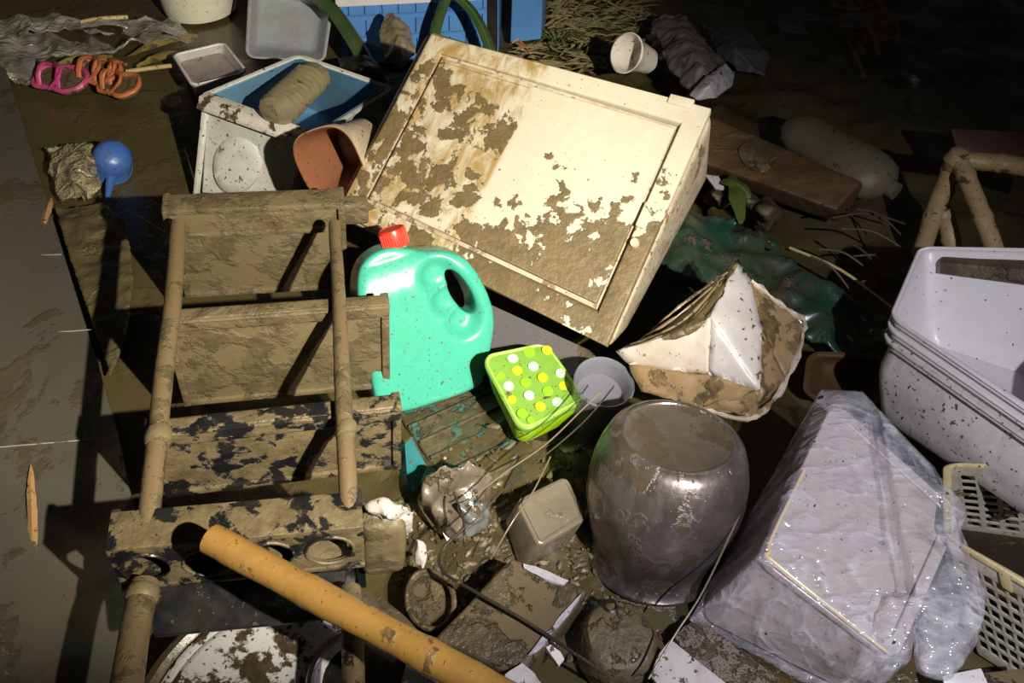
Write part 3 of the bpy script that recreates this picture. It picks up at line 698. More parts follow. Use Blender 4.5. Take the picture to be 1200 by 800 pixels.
# ================================================================== round appliance lid lower left
M['whitemud'] = muddy('white_enamel', (.78, .76, .78), mud=.46, scale=26, film=.1, rough=.28, mudc=(.12, .09, .05), mudc2=(.05, .036, .02), specks=.15, seed=4, bump=.4)
M['black'] = muddy('black_plastic', (.012, .012, .013), mud=.1, rough=.25, film=.15, specks=.05)
M['brownrim'] = muddy('brown_rim', (.10, .07, .045), mud=.5, film=.6, rough=.3, seed=5)
M['steel'] = muddy('steel_ring', (.6, .6, .62), mud=.1, rough=.2, metal=.8, film=.2)
dm = frame(P(335, 852, .075), Vector((1, 0, 0)), Vector((.02, -.05, 1)))
root = thing('appliance_top', P(335, 862, 0), 'round white mud-flecked appliance lid with a black opening, under the rack foot', 'appliance')
obj('body', lathe([(.19, -.075), (.195, -.01), (.192, .0), (.182, .004), (.176, .0), (.170, -.004), (0, -.004)], 90, dm), 'brownrim', root)
obj('top_plate', lathe([(.170, -.006), (.169, .003), (.164, .006), (.156, .005), (.153, .008), (.146, .010), (.10, .011), (0, .011)], 90, dm), 'whitemud', root)
hm = dm @ Matrix.Translation((.088, .052, 0))
obj('opening', lathe([(.062, .012), (.058, .004), (.05, .0115), (0, .0115)], 60, hm), 'black', root)
obj('ring', lathe([(.061, .010), (.063, .017), (.068, .018), (.072, .014), (.073, .010)], 60, hm), 'steel', root)
obj('seam', tube([dm @ Vector((-.02 + .012 * k, .03 - .004 * k * (k - 6) * .3, .012)) for k in range(7)], .0012, 6), 'brownrim', root)

# ================================================================== debris in the low middle
def crumple(pts, name, mat, label, cat, voxel=.004, amp=.006, sc=18, seed=0, sm=3, group=None, parent=None, ridged=True):
    b = remesh(hull(pts), voxel, sm); displace(b, amp, sc, seed, ridged); return obj(name, b, mat, parent, label=label, cat=cat, group=group, angle=180)
def pxy(l, zt, zb): return [P(x, y, zt) for x, y in l] + [P(x, y + (zt - zb) * 260, zb) for x, y in l]
M['crush'] = clear('crushed_film', (.17, .135, .095), .92, .3, 1.0, mud=.32, seed=3)
M['crushg'] = clear('crushed_grey', (.15, .165, .16), .92, .25, 1.0, mud=.25, seed=6)
crumple([P(x, y, z) for x, y, z in ((492, 575, .10), (512, 545, .13), (550, 535, .13), (578, 560, .10), (560, 600, .11), (535, 625, .08), (500, 600, .06), (490, 610, .01), (575, 610, .01), (540, 640, .01))], 'crumpled_wrapper', 'crush', 'crumpled brownish grey wrapper in front of the teal crate', 'wrapper', amp=.011, sc=13, voxel=.003)
crumple([P(x, y, z) for x, y, z in ((535, 590, .12), (558, 575, .12), (572, 590, .10), (556, 612, .10), (548, 628, .06), (575, 620, .03), (530, 620, .03))], 'crumpled_wrapper', 'crushg', 'small bluish grey crumpled wrapper leaning on the brownish one', 'wrapper', amp=.008, sc=20, seed=4, voxel=.003)
M['shardw'] = muddy('white_scrap', (.75, .70, .68), mud=.12, film=.3, rough=.5, specks=.13)
def shard(l, th_, mat, label, name='plastic_shard', cat='scrap', bev=.001, group=None, amp=.0):
    b = slab([P(*p) for p in l], th_); 
    if bev: bevel(b, bev)
    if amp:
        bmesh.ops.triangulate(b, faces=b.faces[:]); bmesh.ops.subdivide_edges(b, edges=b.edges[:], cuts=3, use_grid_fill=True); displace(b, amp, 60)
    return obj(name, b, mat, label=label, cat=cat, group=group)
shard([(502, 590, .085), (508, 588, .085), (528, 630, .05), (524, 634, .05)], .003, 'shardw', 'thin white strip poking out below the brownish wrapper')
# clear square cup
sq = hexpx([(604, 586, .125), (664, 556, .115), (690, 606, .095), (632, 642, .10)], [(590, 606, .06), (645, 590, .05), (668, 640, .035), (608, 668, .035)], 'z')
M['cup'] = clear('square_cup', (.22, .185, .135), .84, .2, .4, mud=.2, film=.6)
root = thing('square_cup', sq.pt(sq.w / 2, sq.h / 2, -sq.d), 'translucent square plastic cup upside down, coated in mud, below the lunch box', 'cup')
obj('body', sq.warp(xf(outline([rrect(sq.w, sq.h, .012)], sq.d, .004, 3), Matrix.Translation((0, 0, -sq.d / 2)))), 'cup', root)
obj('base_rim', sq.warp(tube([Vector((p[0], p[1], .001)) for p in rrect(sq.w, sq.h, .012, ins=.006)], .0016, 6, closed=True)), 'cup', root)
# muddy flat box
fb = hexpx([(600, 652, .115), (690, 690, .11), (610, 792, .095), (508, 748, .10)], [(596, 668, .03), (684, 716, .03), (606, 822, .02), (504, 778, .02)], 'z')
M['fbox'] = muddy('mud_box', (.14, .105, .06), mud=.5, scale=12, film=.6, rough=.22, mudrough=.3, mudc=(.115, .088, .05), mudc2=(.07, .053, .03), bump=1.0, seed=13, specks=.03)
root = thing('flat_box', fb.pt(fb.w / 2, fb.h / 2, -fb.d), 'flat rectangular box under a smooth coat of brown mud, lower middle', 'box')
obj('body', displace(fb.warp(bbox_bm(0, fb.w, 0, fb.h, -fb.d, 0, .008, 3, sub=4)), .002, 24), 'fbox', root)
M['shardb'] = muddy('pale_blue_scrap', (.46, .44, .50), mud=.32, film=.35, rough=.3, specks=.12, scale=40)
for l in ([(.18, .97), (.45, 1.0), (.75, .99), (.74, .93), (.45, .92), (.22, .93)], [(.97, .93), (1.0, .6), (.99, .25), (.93, .2), (.93, .6)]):
    b = slab([fb.pt(u * fb.w, v * fb.h, .004) for u, v in l], .005); bmesh.ops.triangulate(b, faces=b.faces[:]); bmesh.ops.subdivide_edges(b, edges=b.edges[:], cuts=3, use_grid_fill=True)
    obj('torn_corner', displace(b, .003, 60), 'shardb', root, label='pale exposed edge')
# upturned bowl
bm_ = frame(P(727, 745, .075), Vector((1, 0, 0)), Vector((.05, -.12, 1)))
M['bowl'] = muddy('mud_bowl', (.17, .13, .075), mud=.5, scale=14, film=.6, rough=.28, mudc=(.15, .115, .062), mudc2=(.095, .072, .04), bump=1.0, seed=3)
b = lathe([(.0, .004), (.030, .004), (.043, .001), (.050, -.008), (.053, -.025), (.055, -.045), (.050, -.045), (.046, -.02), (0, -.006)], 48, bm_, wob=.10, seed=3)
root = thing('bowl', P(727, 745, .02), 'small upturned bowl coated in mud beside the flat muddy box', 'bowl'); obj('body', displace(b, .003, 30), 'bowl', root)
obj('notch', lathe([(.009, -.002), (.010, .004), (.007, .005), (.006, -.004), (0, -.005)], 20, bm_ @ Matrix.Translation((-.010, .038, .002))), 'black', root, label='dark round hole near the edge')
# cloth, mug ring
M['cloth'] = muddy('white_cloth', (.42, .38, .36), mud=.18, film=.3, rough=.7, specks=.14, scale=24)
crumple([P(x, y, z) for x, y, z in ((426, 588, .25), (450, 580, .26), (476, 590, .25), (489, 600, .22), (486, 616, .20), (455, 606, .25), (430, 600, .25), (440, 630, .10), (480, 640, .10))], 'cloth', 'cloth', 'crumpled white cloth spotted with mud, tucked behind the lowest rack tier', 'cloth', amp=.006, sc=26, seed=2)
crumple([P(x, y, z) for x, y, z in ((487, 630, .17), (499, 636, .16), (503, 652, .15), (496, 668, .14), (486, 660, .14), (490, 650, .04))], 'cloth', 'cloth', 'small white tuft of cloth right of the lowest rack tier', 'cloth', amp=.003, sc=30, seed=7, voxel=.003)
mg = frame(P(505, 703, .07), Vector((1, .4, 0)), Vector((-.1, -.25, 1)))
root = thing('mug', P(505, 703, 0), 'mud-filled mug or can with a thick round rim right of the lowest rack tier', 'mug')
obj('body', displace(lathe([(.026, -.065), (.031, -.03), (.032, .0), (.034, .003), (.0315, .006), (.028, .003), (.027, -.012), (0, -.014)], 40, mg @ Matrix.Diagonal((.95, 1.25, 1, 1))), .0012, 40), 'mud', root)
obj('rim', displace(tube([mg @ Vector((.032 * math.cos(k * PI / 16) * .95, .032 * math.sin(k * PI / 16) * 1.25, .004)) for k in range(32)], .0038, 8, closed=True), .001, 50), 'mudlight', root)
# sandwich of slabs at the bottom
M['styro'] = muddy('granular_board', (.22, .18, .14), mud=.45, scale=70, film=.5, rough=.6, bump=1.0, specks=.2, mudc=(.10, .08, .05))
b = slab([P(*p) for p in ((818, 722, .05), (905, 790, .05), (960, 850, .05), (880, 880, .05), (790, 745, .05))], .03); bmesh.ops.triangulate(b, faces=b.faces[:]); bmesh.ops.subdivide_edges(b, edges=b.edges[:], cuts=9, use_grid_fill=True)
obj('granular_board', displace(b, .002, 90), 'styro', label='gritty grey-brown board below the bagged storage box', cat='board')
shard([(786, 748, .075), (800, 760, .075), (870, 815, .07), (850, 870, .07), (790, 830, .07), (762, 790, .07), (772, 765, .075)], .008, 'tubm', 'white board splashed with mud at the bottom edge, right of the bowl', 'white_board', 'board', .002, amp=.001)
shard([(592, 790, .105), (612, 775, .105), (628, 788, .10), (640, 812, .095), (596, 820, .10)], .006, 'tubm', 'white muddy scrap at the bottom edge, below the flat box', amp=.002)
shard([(640, 758, .09), (650, 752, .09), (662, 772, .085), (655, 780, .085)], .012, 'shardw', 'small white chip between the flat box and the bowl', 'chip', amp=.001)
shard([(1105, 792, .06), (1150, 782, .06), (1158, 800, .06), (1110, 820, .05)], .004, 'tubw', 'shiny white plastic scrap at the lower right corner', amp=.002)
shard([(1150, 788, .05), (1200, 782, .05), (1220, 815, .05), (1155, 820, .05)], .02, 'mudlight', 'brown wooden block at the lower right corner', 'wood_block', 'wood block', .003)
shard([(484, 742, .12), (520, 770, .12), (515, 800, .11), (470, 800, .11)], .006, 'steel', 'grey metal sheet under the wooden stick at the bottom edge', 'metal_sheet', 'metal sheet', amp=.001)
# wires
M['wire'] = muddy('black_wire', (.02, .018, .014), mud=.25, rough=.3, film=.4)
M['wirem'] = muddy('muddy_wire', (.16, .12, .07), mud=.4, rough=.35, film=.5)
def wire(pts, r, mat, label, cat='wire', name='wire', group=None, flip=False):
    g = W if flip else P
    return obj(name, tube(spline([g(*p) for p in pts], 8), r, 8), mat, label=label, cat=cat, group=group)
wire([(545, 618, .14), (518, 645, .13), (520, 670, .13), (560, 695, .13), (620, 730, .12), (680, 770, .11), (735, 806, .10)], .0022, 'wire', 'long thin dark wire looping below the wrappers and running to the bottom edge')
wire([(720, 452, .20), (688, 490, .185), (655, 520, .175), (600, 565, .16), (565, 600, .15), (545, 622, .14)], .0013, 'wire', 'dark wire falling from the lunch box down to the wrappers')
wire([(705, 458, .205), (680, 482, .19), (640, 520, .18), (590, 555, .165), (545, 590, .15)], .0012, 'wirem', 'muddy brown wire along the lower edge of the lunch box')
wire([(645, 535, .15), (625, 575, .14), (600, 612, .13), (575, 655, .10)], .0012, 'wirem', 'straw-coloured wire end standing in front of the teal crate')
wire([(534, 582, .145), (543, 610, .14), (544, 640, .12)], .0016, 'wire', 'short dark wire end in front of the small grey wrapper')
wire([(760, 795, .10), (790, 745, .12), (825, 690, .14), (868, 600, .17)], .0014, 'wirem', 'thin straight rod leaning left of the bagged storage box', 'rod', 'rod')

# grey round clear tub behind the lunch box
M['greyclear'] = clear('grey_clear', (.20, .20, .24), .72, .15, .3, mud=.1)
gm = frame(W(708, 448, 1.36), Vector((1, 0, 0)), Vector((.15, -.15, 1)))
root = thing('round_tub', P(715, 490, .03), 'smoky grey round plastic tub between the lunch box and the metal pot', 'tub')
obj('body', lathe([(.040, -.12), (.046, -.01), (.048, .0), (.046, .003), (.043, .0), (.040, -.01), (.036, -.03), (0, -.032)], 48, gm), 'greyclear', root)

# ================================================================== upper left: bins, tubs, bucket, crate
M['binw'] = muddy('bin_white', (.58, .58, .54), mud=.12, scale=22, film=.3, rough=.35, specks=.13, mudc=(.18, .14, .07))
M['binrim'] = muddy('bin_rim', (.66, .62, .56), mud=.36, scale=34, film=.3, rough=.35, specks=.1, seed=3)
M['blue'] = muddy('blue_plastic', (.11, .27, .44), mud=.12, scale=14, film=.45, rough=.35, specks=.06, mudc=(.14, .13, .08))
M['blueb'] = muddy('blue_bright', (.09, .26, .62), mud=.10, scale=20, film=.15, rough=.35, specks=.08)
bn = hexpx([(350, 66, .215), (456, 103, .19), (366, 160, .20), (240, 112, .215)], [(345, 115, .0), (440, 160, .0), (336, 238, .0), (228, 232, .0)], 'z')
root = thing('storage_bin', bn.pt(bn.w / 2, bn.h / 2, -bn.d), 'white bin with blue inside and an oval emboss, tilted behind the rack', 'bin')
obj('body', bn.warp(tubbox(bn.w, bn.h, bn.d, .96, .003, .012, .010, rimt=.003)), 'binw', root)
b = tubbox(bn.w - .010, bn.h - .010, bn.d - .012, .95, .002, .010, 0, rimt=.002); obj('liner', bn.warp(xf(b, Matrix.Translation((.005, .005, .0005)))), 'blue', root, label='blue inner wall')
b = bbox_bm(-.002, bn.w + .008, -.014, .012, -.010, .005, .003, 2); bbox_bm(.004, bn.w + .006, -.022, -.010, -.020, -.006, .003, 2, b)
obj('rim', displace(bn.warp(b), .001, 50), 'binrim', root)
b = xf(lathe([(0, .006), (.6, .005), (.9, .0035), (1.0, 0), (1.0, -.004), (0, -.004)], 40), Matrix.Translation((bn.w * .40, -.001, -bn.d * .60)) @ Matrix.Rotation(PI / 2, 4, 'X') @ Matrix.Diagonal((.060, .080, 1, 1)))
obj('oval_emboss', bn.warp(b), 'binw', root)
obj('corner_rib', bn.warp(bbox_bm(.001, .012, -.006, .002, -bn.d, -.02, .002, 2)), 'binw', root); obj('corner_rib', bn.warp(bbox_bm(bn.w - .014, bn.w, -.006, .002, -bn.d, -.02, .002, 2)), 'binw', root)

# ribbed bottle lying in the bin
M['rib'] = clear('ribbed_bottle', (.24, .21, .12), .80, .15, .3, mud=.22, film=.7)
a, c = P(322, 132, .235), P(368, 88, .215); L_ = (c - a).length; bx_ = frame(a, Vector((0, 0, 1)), c - a)
prof = [(0, -.004), (.020, -.002), (.036, .006), (.040, .016)]
for k in range(9): z = .018 + k * (L_ - .03) / 9; prof += [(.041, z), (.0360, z + (L_ - .03) / 18)]
prof += [(.040, L_ - .008), (.036, L_), (.022, L_ + .004), (0, L_ + .005)]
obj('plastic_bottle', lathe(prof, 40, bx_ @ Matrix.Diagonal((.82, 1, 1, 1))), 'rib', label='ribbed clear plastic bottle, mud-filled, lying across the blue-lined bin', cat='bottle')

# terracotta pot on its side
M['terra'] = muddy('terracotta', (.21, .075, .032), mud=.22, scale=18, film=.45, rough=.5, mudc=(.12, .07, .045))
M['terraout'] = muddy('pale_outside', (.46, .38, .27), mud=.2, scale=18, film=.5, rough=.5)
pcn = W(386, 192, 1.60); pdir = (CP + Vector((-.25, .25, -.1)) - pcn).normalized(); pdir = (pdir + Vector((-.35, -.1, -.35))).normalized()
tm = frame(pcn, Vector((1, 0, .4)), pdir) @ Matrix.Scale(.86, 4)
root = thing('flower_pot', P(400, 235, 0), 'brown terracotta-coloured pot lying open beside the white bin', 'pot')
obj('outside', lathe([(0, -.150), (.05, -.150), (.053, -.145), (.070, -.018), (.076, -.016), (.077, .0), (.0745, .0)], 48, tm, sq=3), 'terraout', root)
obj('inside', lathe([(.076, .001), (.0735, .001), (.066, -.02), (.049, -.140), (0, -.142)], 48, tm, sq=3), 'terra', root)

# small shallow tub
M['greytub'] = muddy('grey_tub', (.40, .36, .36), mud=.08, scale=18, film=.5, rough=.3, specks=.06)
M['greyb2'] = muddy('grey_silt', (.30, .26, .24), mud=.1, film=.4, rough=.25)
st = hexpx([(203, 64, .085), (262, 50, .085), (289, 84, .08), (226, 100, .08)], [(212, 84, .0), (262, 74, .0), (284, 102, .0), (230, 124, .0)], 'z')
root = thing('food_container', st.pt(st.w / 2, st.h / 2, -st.d), 'small shallow white food container with mud film, top left', 'container')
obj('body', st.warp(tubbox(st.w, st.h, st.d, .86, .003, .016, .004, rimt=.003)), 'tubw', root)
obj('silt_fill', st.warp(bbox_bm(.008, st.w - .008, .008, st.h - .008, -st.d + .006, -st.d * .35, .004, 2, sub=2)), 'greyb2', root, label='grey silt filling the container')
b = tube([Vector((p[0], p[1], .001)) for p in rrect(st.w, st.h, .018)], .0035, 6, closed=True); obj('rim', st.warp(b), 'tubw', root)

# standing clear tub
M['clearblue'] = clear('clear_bluish', (.50, .53, .58), .72, .25, .25, mud=.03, film=.25)
ct = hexpx([(294, -16, 2.34), (389, 4, 2.32), (379, 72, 2.24), (289, 66, 2.25)], [(300, -14, 2.44), (384, 4, 2.42), (374, 66, 2.33), (296, 60, 2.34)])
root = thing('clear_tub', ct.pt(ct.w / 2, 0, -ct.d), 'translucent bluish rectangular tub standing on its side behind the bin', 'tub')
obj('body', ct.warp(tubbox(ct.w, ct.h, ct.d, .92, .003, .022, .004, rimt=.003)), 'clearblue', root)
obj('rim', ct.warp(tube([Vector((p[0], p[1], .001)) for p in rrect(ct.w, ct.h, .024)], .005, 8, closed=True)), 'clearblue', root)

# bucket
M['cream'] = muddy('cream_bucket', (.78, .76, .60), mud=.05, scale=16, film=.2, rough=.35, specks=.10, bump=.1)
bkm = frame(P(236, 12, .0), Vector((1, 0, 0)), Vector((0, 0, 1)))
root = thing('bucket', P(236, 12, 0), 'cream white plastic bucket standing in the mud, top left', 'bucket')
obj('body', lathe([(0, .002), (.090, .0), (.100, .005), (.104, .02), (.118, .22), (.124, .222), (.124, .23), (.117, .23), (.100, .03), (0, .02)], 60, bkm), 'cream', root)
b = tube([bkm @ Vector((.122 * math.cos(a_), .122 * math.sin(a_), .225 - 0 * a_)) for a_ in [k * PI / 20 for k in range(-20, 21)]], .003, 8); obj('handle', b, 'cream', root)

# blue crate with white top rail
cb = hexpx([(396, -22, 2.40), (584, -30, 2.42), (584, 64, 2.36), (402, 76, 2.34)], [(400, -60, 2.62), (590, -66, 2.64), (588, 30, 2.58), (410, 40, 2.56)])
root = thing('blue_crate', cb.pt(cb.w / 2, 0, -cb.d), 'blue plastic crate with white top rail at the top edge', 'crate')
ho = []
for i in range(9):
    for j in range(3):
        x0 = cb.w * (.04 + i * .106); x1 = x0 + cb.w * (.012 if (i + j) % 2 else .016); z0 = cb.h * (.08 + j * .25); ho.append([(x0, z0), (x1, z0), (x1, z0 + cb.h * .18), (x0, z0 + cb.h * .18)])
obj('front_wall', cb.warp(xf(outline([[(0, 0), (cb.w, 0), (cb.w, cb.h * .82), (0, cb.h * .82)]] + ho, .006, .0008, 1), Matrix.Translation((0, 0, -.003)))), 'blueb', root)
b = bbox_bm(0, cb.w, cb.h * .30, cb.h * .325, -.006, .006); bbox_bm(0, cb.w, cb.h * .56, cb.h * .58, -.006, .006, bm=b); obj('cross_rib', cb.warp(b), 'blueb', root)
b = bbox_bm(0, cb.w, 0, cb.h, -cb.d, -.016, .004, 2); obj('body', cb.warp(b), 'blueb', root)
obj('top_rail', cb.warp(bbox_bm(-.01, cb.w + .01, cb.h * .70, cb.h, -.03, .012, .006, 3)), 'tubw', root, label='white top rail')
obj('corner_post', cb.warp(bbox_bm(cb.w - .030, cb.w - .002, 0, cb.h * .8, -.004, .008, .002, 2)), 'black', root)
b2_ = hexpx([(600, -8, 2.42), (636, -6, 2.40), (634, 46, 2.36), (598, 50, 2.38)], [(604, -30, 2.56), (640, -28, 2.54), (640, 26, 2.50), (604, 28, 2.52)])
root = thing('blue_box', b2_.pt(b2_.w / 2, 0, -b2_.d), 'small blue plastic box right of the blue crate, top edge', 'box')
obj('body', b2_.warp(bbox_bm(0, b2_.w, 0, b2_.h, -b2_.d, 0, .006, 3)), 'blueb', root)
obj('edge_rib', b2_.warp(bbox_bm(0, b2_.w, b2_.h * .86, b2_.h * .94, -.002, .004, .001, 1)), 'blueb', root)
M['dgreen'] = muddy('dark_green', (.03, .075, .025), mud=.12, scale=18, film=.4, rough=.35)
M['lgreen'] = muddy('highlight_green', (.07, .18, .04), mud=.1, scale=18, film=.3, rough=.4)
def strap(pts, r, label, hl=True):
    rt_ = thing('green_strap', W(*pts[-1]), label, 'handle')
    pth = spline([W(*p) for p in pts], 8); obj('band', tube(pth, r, 10, flat=.45), 'dgreen', rt_)
    if hl: obj('painted_highlight', tube([p + Vector((0, -.006, .006)) for p in pth], r * .12, 6), 'lgreen', rt_)  # lighter green line paints a highlight along the strap
strap([(352, -14, 2.30), (384, 6, 2.28), (410, 40, 2.24), (432, 78, 2.20)], .022, 'broad dark green plastic strap between the clear tub and the blue crate')
strap([(506, 62, 2.22), (512, 30, 2.24), (524, -6, 2.27)], .014, 'dark green loop handle in front of the blue crate, left arm', False)
strap([(530, -10, 2.27), (552, 12, 2.25), (566, 36, 2.22), (576, 62, 2.19)], .015, 'dark green loop handle in front of the blue crate, right arm')
M['brownfilm'] = clear('brown_film', (.34, .27, .16), .80, .12, .9, mud=.12, scale=20, film=.6)
crumple([W(x, y, d) for x, y, d in ((452, 16, 2.26), (460, 12, 2.22), (478, 30, 2.20), (488, 60, 2.18), (470, 84, 2.16), (450, 72, 2.18), (443, 40, 2.20), (470, 50, 2.12), (470, 40, 2.28))], 'plastic_bottle', 'brownfilm', 'crumpled brownish clear bottle in front of the blue crate', 'bottle', amp=.006, sc=16, voxel=.005)
M['dark'] = muddy('dark_rubber', (.008, .008, .008), mud=.1, film=.2, rough=.4)
crumple([W(x, y, d) for x, y, d in ((392, 66, 2.2), (430, 62, 2.18), (452, 84, 2.12), (460, 100, 2.12), (420, 98, 2.14), (398, 82, 2.16), (430, 80, 2.08), (430, 90, 2.3))], 'rubber_bag', 'dark', 'black rubbery bag behind the bin, under the green strap', 'bag', amp=.006, sc=12, voxel=.006)

# ---- far left: film, sandals, cup, bag
M['film'] = film_mat('film', (.50, .48, .42), .12, .20, 8, stretch=(.6, 1.6, 1), rot=.2)
M['ochre'] = muddy('ochre_leaf', (.30, .23, .07), mud=.35, film=.6, scale=24)
def sheet(outl, name, mat, label, cat, th_=.004, amp=.012, sc=10, seed=0, voxel=.006, stretch=(1, 1, 1)):
    b = slab([P(*p) for p in outl], th_ * 2.2, Vector((0, 0, 1))); b = remesh(b, voxel, 2)
    for v in b.verts:
        q = Vector((v.co.x * sc * stretch[0] + seed, v.co.y * sc * stretch[1], 0)); k = (1 - abs(noise.noise(q)) * 2) + .45 * (1 - abs(noise.noise(q * 2.6)) * 2) - .6
        v.co.z += amp * k
    return obj(name, b, mat, label=label, cat=cat, angle=180)
sheet([(0, 22, .05), (60, 18, .06), (130, 28, .06), (205, 22, .05), (228, 44, .04), (150, 52, .05), (110, 66, .05), (45, 72, .05), (35, 96, .04), (10, 90, .04), (-30, 40, .05)], 'plastic_sheet', 'film', 'crumpled clear plastic sheet floating in the top left corner', 'plastic sheet', amp=.022, sc=9)
for i, (a, c, wd, lab) in enumerate((((55, 82), (132, 66), .022, 'ochre leaf blade sticking out under the plastic sheet, left of the orange sandal'), ((150, 66), (232, 42), .020, 'ochre leaf blade under the right end of the plastic sheet'), ((160, 78), (225, 62), .022, 'ochre leaf blade above the pale stick'))):
    obj('dead_reed', displace(leafpts(a, c, wd, .025, 12, .012), .006, 20, i, True), 'ochre', label=lab, cat='leaf')
M['stick'] = muddy('pale_stick', (.52, .42, .20), mud=.15, film=.3)
obj('stick', tube(spline([P(148, 84, .03), P(175, 80, .035), P(208, 76, .04)], 6), [.0055] * 13, 8), 'stick', label='short pale stick right of the orange sandal', cat='stick')
obj('stick', tube(spline([P(95, 26, .06), P(118, 22, .065), P(150, 20, .06)], 6), [.006] * 13, 8), 'stick', label='pale twig lying on the clear plastic sheet', cat='stick')
M['pink'] = muddy('pink_rubber', (.55, .06, .22), mud=.2, scale=30, film=.35, rough=.4)
M['orange'] = muddy('orange_rubber', (.52, .15, .055), mud=.24, scale=34, film=.35, rough=.5)
def sandal(cx, cy, L_, wd, ang, mat, label, z, nst=4):
    c = P(cx, cy, z); m = Matrix.Translation(c) @ Matrix.Rotation(ang, 4, 'Z') @ Matrix.Rotation(.25, 4, 'X')
    r_ = thing('sandal', P(cx, cy, 0), label, 'sandal', None)
    so = rounded([(-.5 * L_, 0), (-.42 * L_, .42 * wd), (-.1 * L_, .42 * wd), (.25 * L_, .5 * wd), (.5 * L_, .2 * wd), (.5 * L_, -.2 * wd), (.25 * L_, -.5 * wd), (-.1 * L_, -.42 * wd), (-.42 * L_, -.42 * wd)])
    obj('sole', displace(xf(outline([so], .014, .004, 3), m), .002, 40), 'mud', r_)
    obj('rim', displace(xf(tube([Vector((p[0], p[1], .008)) for p in so], .0065, 8, closed=True), m), .002, 60), mat, r_)
    for k in range(nst):
        x = L_ * (-.30 + .20 * k); sk = .03 * (k % 2)
        pth = spline([(x, -.46 * wd, .006), (x + sk, -.25 * wd, .030), (x + sk, 0, .040), (x, .25 * wd, .030), (x - sk, .46 * wd, .006)], 5)
        obj('strap', displace(xf(tube(pth, .0075, 8, flat=.6), m), .002, 50), mat, r_)
sandal(73, 94, .135, .085, -.25, 'pink', 'pink rubber sandal floating at the far left', .03, 3)
sandal(117, 86, .11, .085, -.3, 'orange', 'orange rubber sandal, the more solid one of the orange pair', .035, 5)
sandal(142, 101, .10, .075, -.35, 'orange', 'orange rubber sandal, muddier one lying lower right of its pair', .03, 2)
M['bluecup'] = muddy('blue_cup', (.035, .11, .38), mud=.1, scale=24, film=.25, rough=.35)
cm_ = frame(P(132, 182, .075), Vector((1, 0, 0)), Vector((.45, -.5, .75)))
root = thing('cup', P(132, 195, 0), 'bright blue plastic cup half sunk beside a clear bag, left', 'cup')
obj('body', displace(lathe([(0, .012), (.022, .010), (.034, .0), (.040, -.015), (.043, -.06), (.045, -.062), (.045, -.067), (.040, -.066), (.036, -.01), (0, .004)], 40, cm_), .002, 20), 'bluecup', root)
obj('drip', tube([P(130, 208, .03), P(128, 220, .02), P(126, 232, .01)], [.010, .008, .005], 8), 'bluecup', root)
M['film2'] = film_mat('film2', (.42, .36, .22), .35, .22, 12, stretch=(1, 1.4, 1))
crumple([P(x, y, z) for x, y, z in ((50, 172, .03), (80, 165, .05), (108, 168, .07), (118, 190, .08), (118, 220, .06), (100, 238, .03), (72, 236, .02), (60, 210, .02), (90, 200, .09), (70, 190, .0), (110, 220, .0))], 'plastic_bag', 'film2', 'crumpled clear bag of muddy water beside the blue cup', 'plastic bag', amp=.010, sc=14, voxel=.005)
M['siltt'] = muddy('silt', (.10, .078, .036), mud=.5, scale=8, film=.6, rough=.3, mudc=(.105, .082, .038), mudc2=(.075, .058, .027), bump=.8)
sheet([(62, 240, .03), (120, 238, .03), (150, 262, .03), (158, 330, .03), (150, 395, .03), (128, 440, .03), (108, 380, .03), (84, 310, .03)], 'mud_mat', 'siltt', 'mat soaked in brown mud between the grey panel and the rack', 'mat', amp=.014, sc=7, seed=3)
wire([(136, 240, .05), (160, 252, .07), (190, 270, .12)], .0012, 'wirem', 'thin muddy string stretched from the clear bag to the top of the rack', 'string', 'string')

# ================================================================== upper right
M['grass'] = muddy('litter', (.34, .29, .14), mud=.3, film=.5, scale=30)
b = bmesh.new()
for k in range(420):
    px = rnd.uniform(600, 765); py = rnd.uniform(-12, 84); 
    if px < 650 and py < 50: px += 45
    if py > 20 + (px - 600) * .35 + 62: continue
    a = P(px, py, rnd.uniform(.005, .03)); an = rnd.gauss(.1, .5); L_ = rnd.uniform(.02, .10); d = Vector((math.cos(an), math.sin(an), rnd.uniform(-.15, .15))) * L_
    wd = rnd.uniform(.002, .008); pth = [a - d * .5, a, a + d * .5]; merge(b, tube([pth[0], pth[1] + Vector((0, 0, .004)), pth[2]], [wd * .3, wd, wd * .3], 5, flat=.35))
obj('leaf_litter', b, 'grass', label='floating litter of leaves and reeds right of the blue crate', cat='leaf litter', kind='stuff')
M['weed'] = muddy('weed', (.07, .11, .02), mud=.2, film=.4, scale=30)
root = thing('weed_tuft', P(652, 56, 0), 'green weed tuft floating right of the small blue box', 'weed')
for k in range(14):
    a = P(652, 52, .02); an = k * .45; d = Vector((math.cos(an) * .09, math.sin(an) * .05, .02))
    obj('leaf', tube(spline([a, a + d * .5 + Vector((0, 0, .02)), a + d], 4), [.003] * 8 + [.001], 6, flat=.4), 'weed', root)
M['pale'] = muddy('pale_line', (.24, .22, .18), mud=.3, rough=.4)
cw = frame(W(746, 66, 2.10), Vector((1, 0, 0)), Vector((-.7, -.55, .5)))
M['cupw'] = muddy('white_cup', (.80, .74, .66), mud=.04, film=.15, rough=.4)
root = thing('white_cup', P(748, 84, 0), 'small broken white cup among the litter above the cabinet door', 'cup')
b = lathe([(.030, -.045), (.036, .0), (.044, .035), (.047, .04), (.044, .042), (.038, .02), (.030, -.03), (0, -.035), (0, -.045), (.030, -.045)][:-2] + [(0, -.045)], 40, cw); obj('body', displace(b, .003, 22, 3), 'cupw', root)
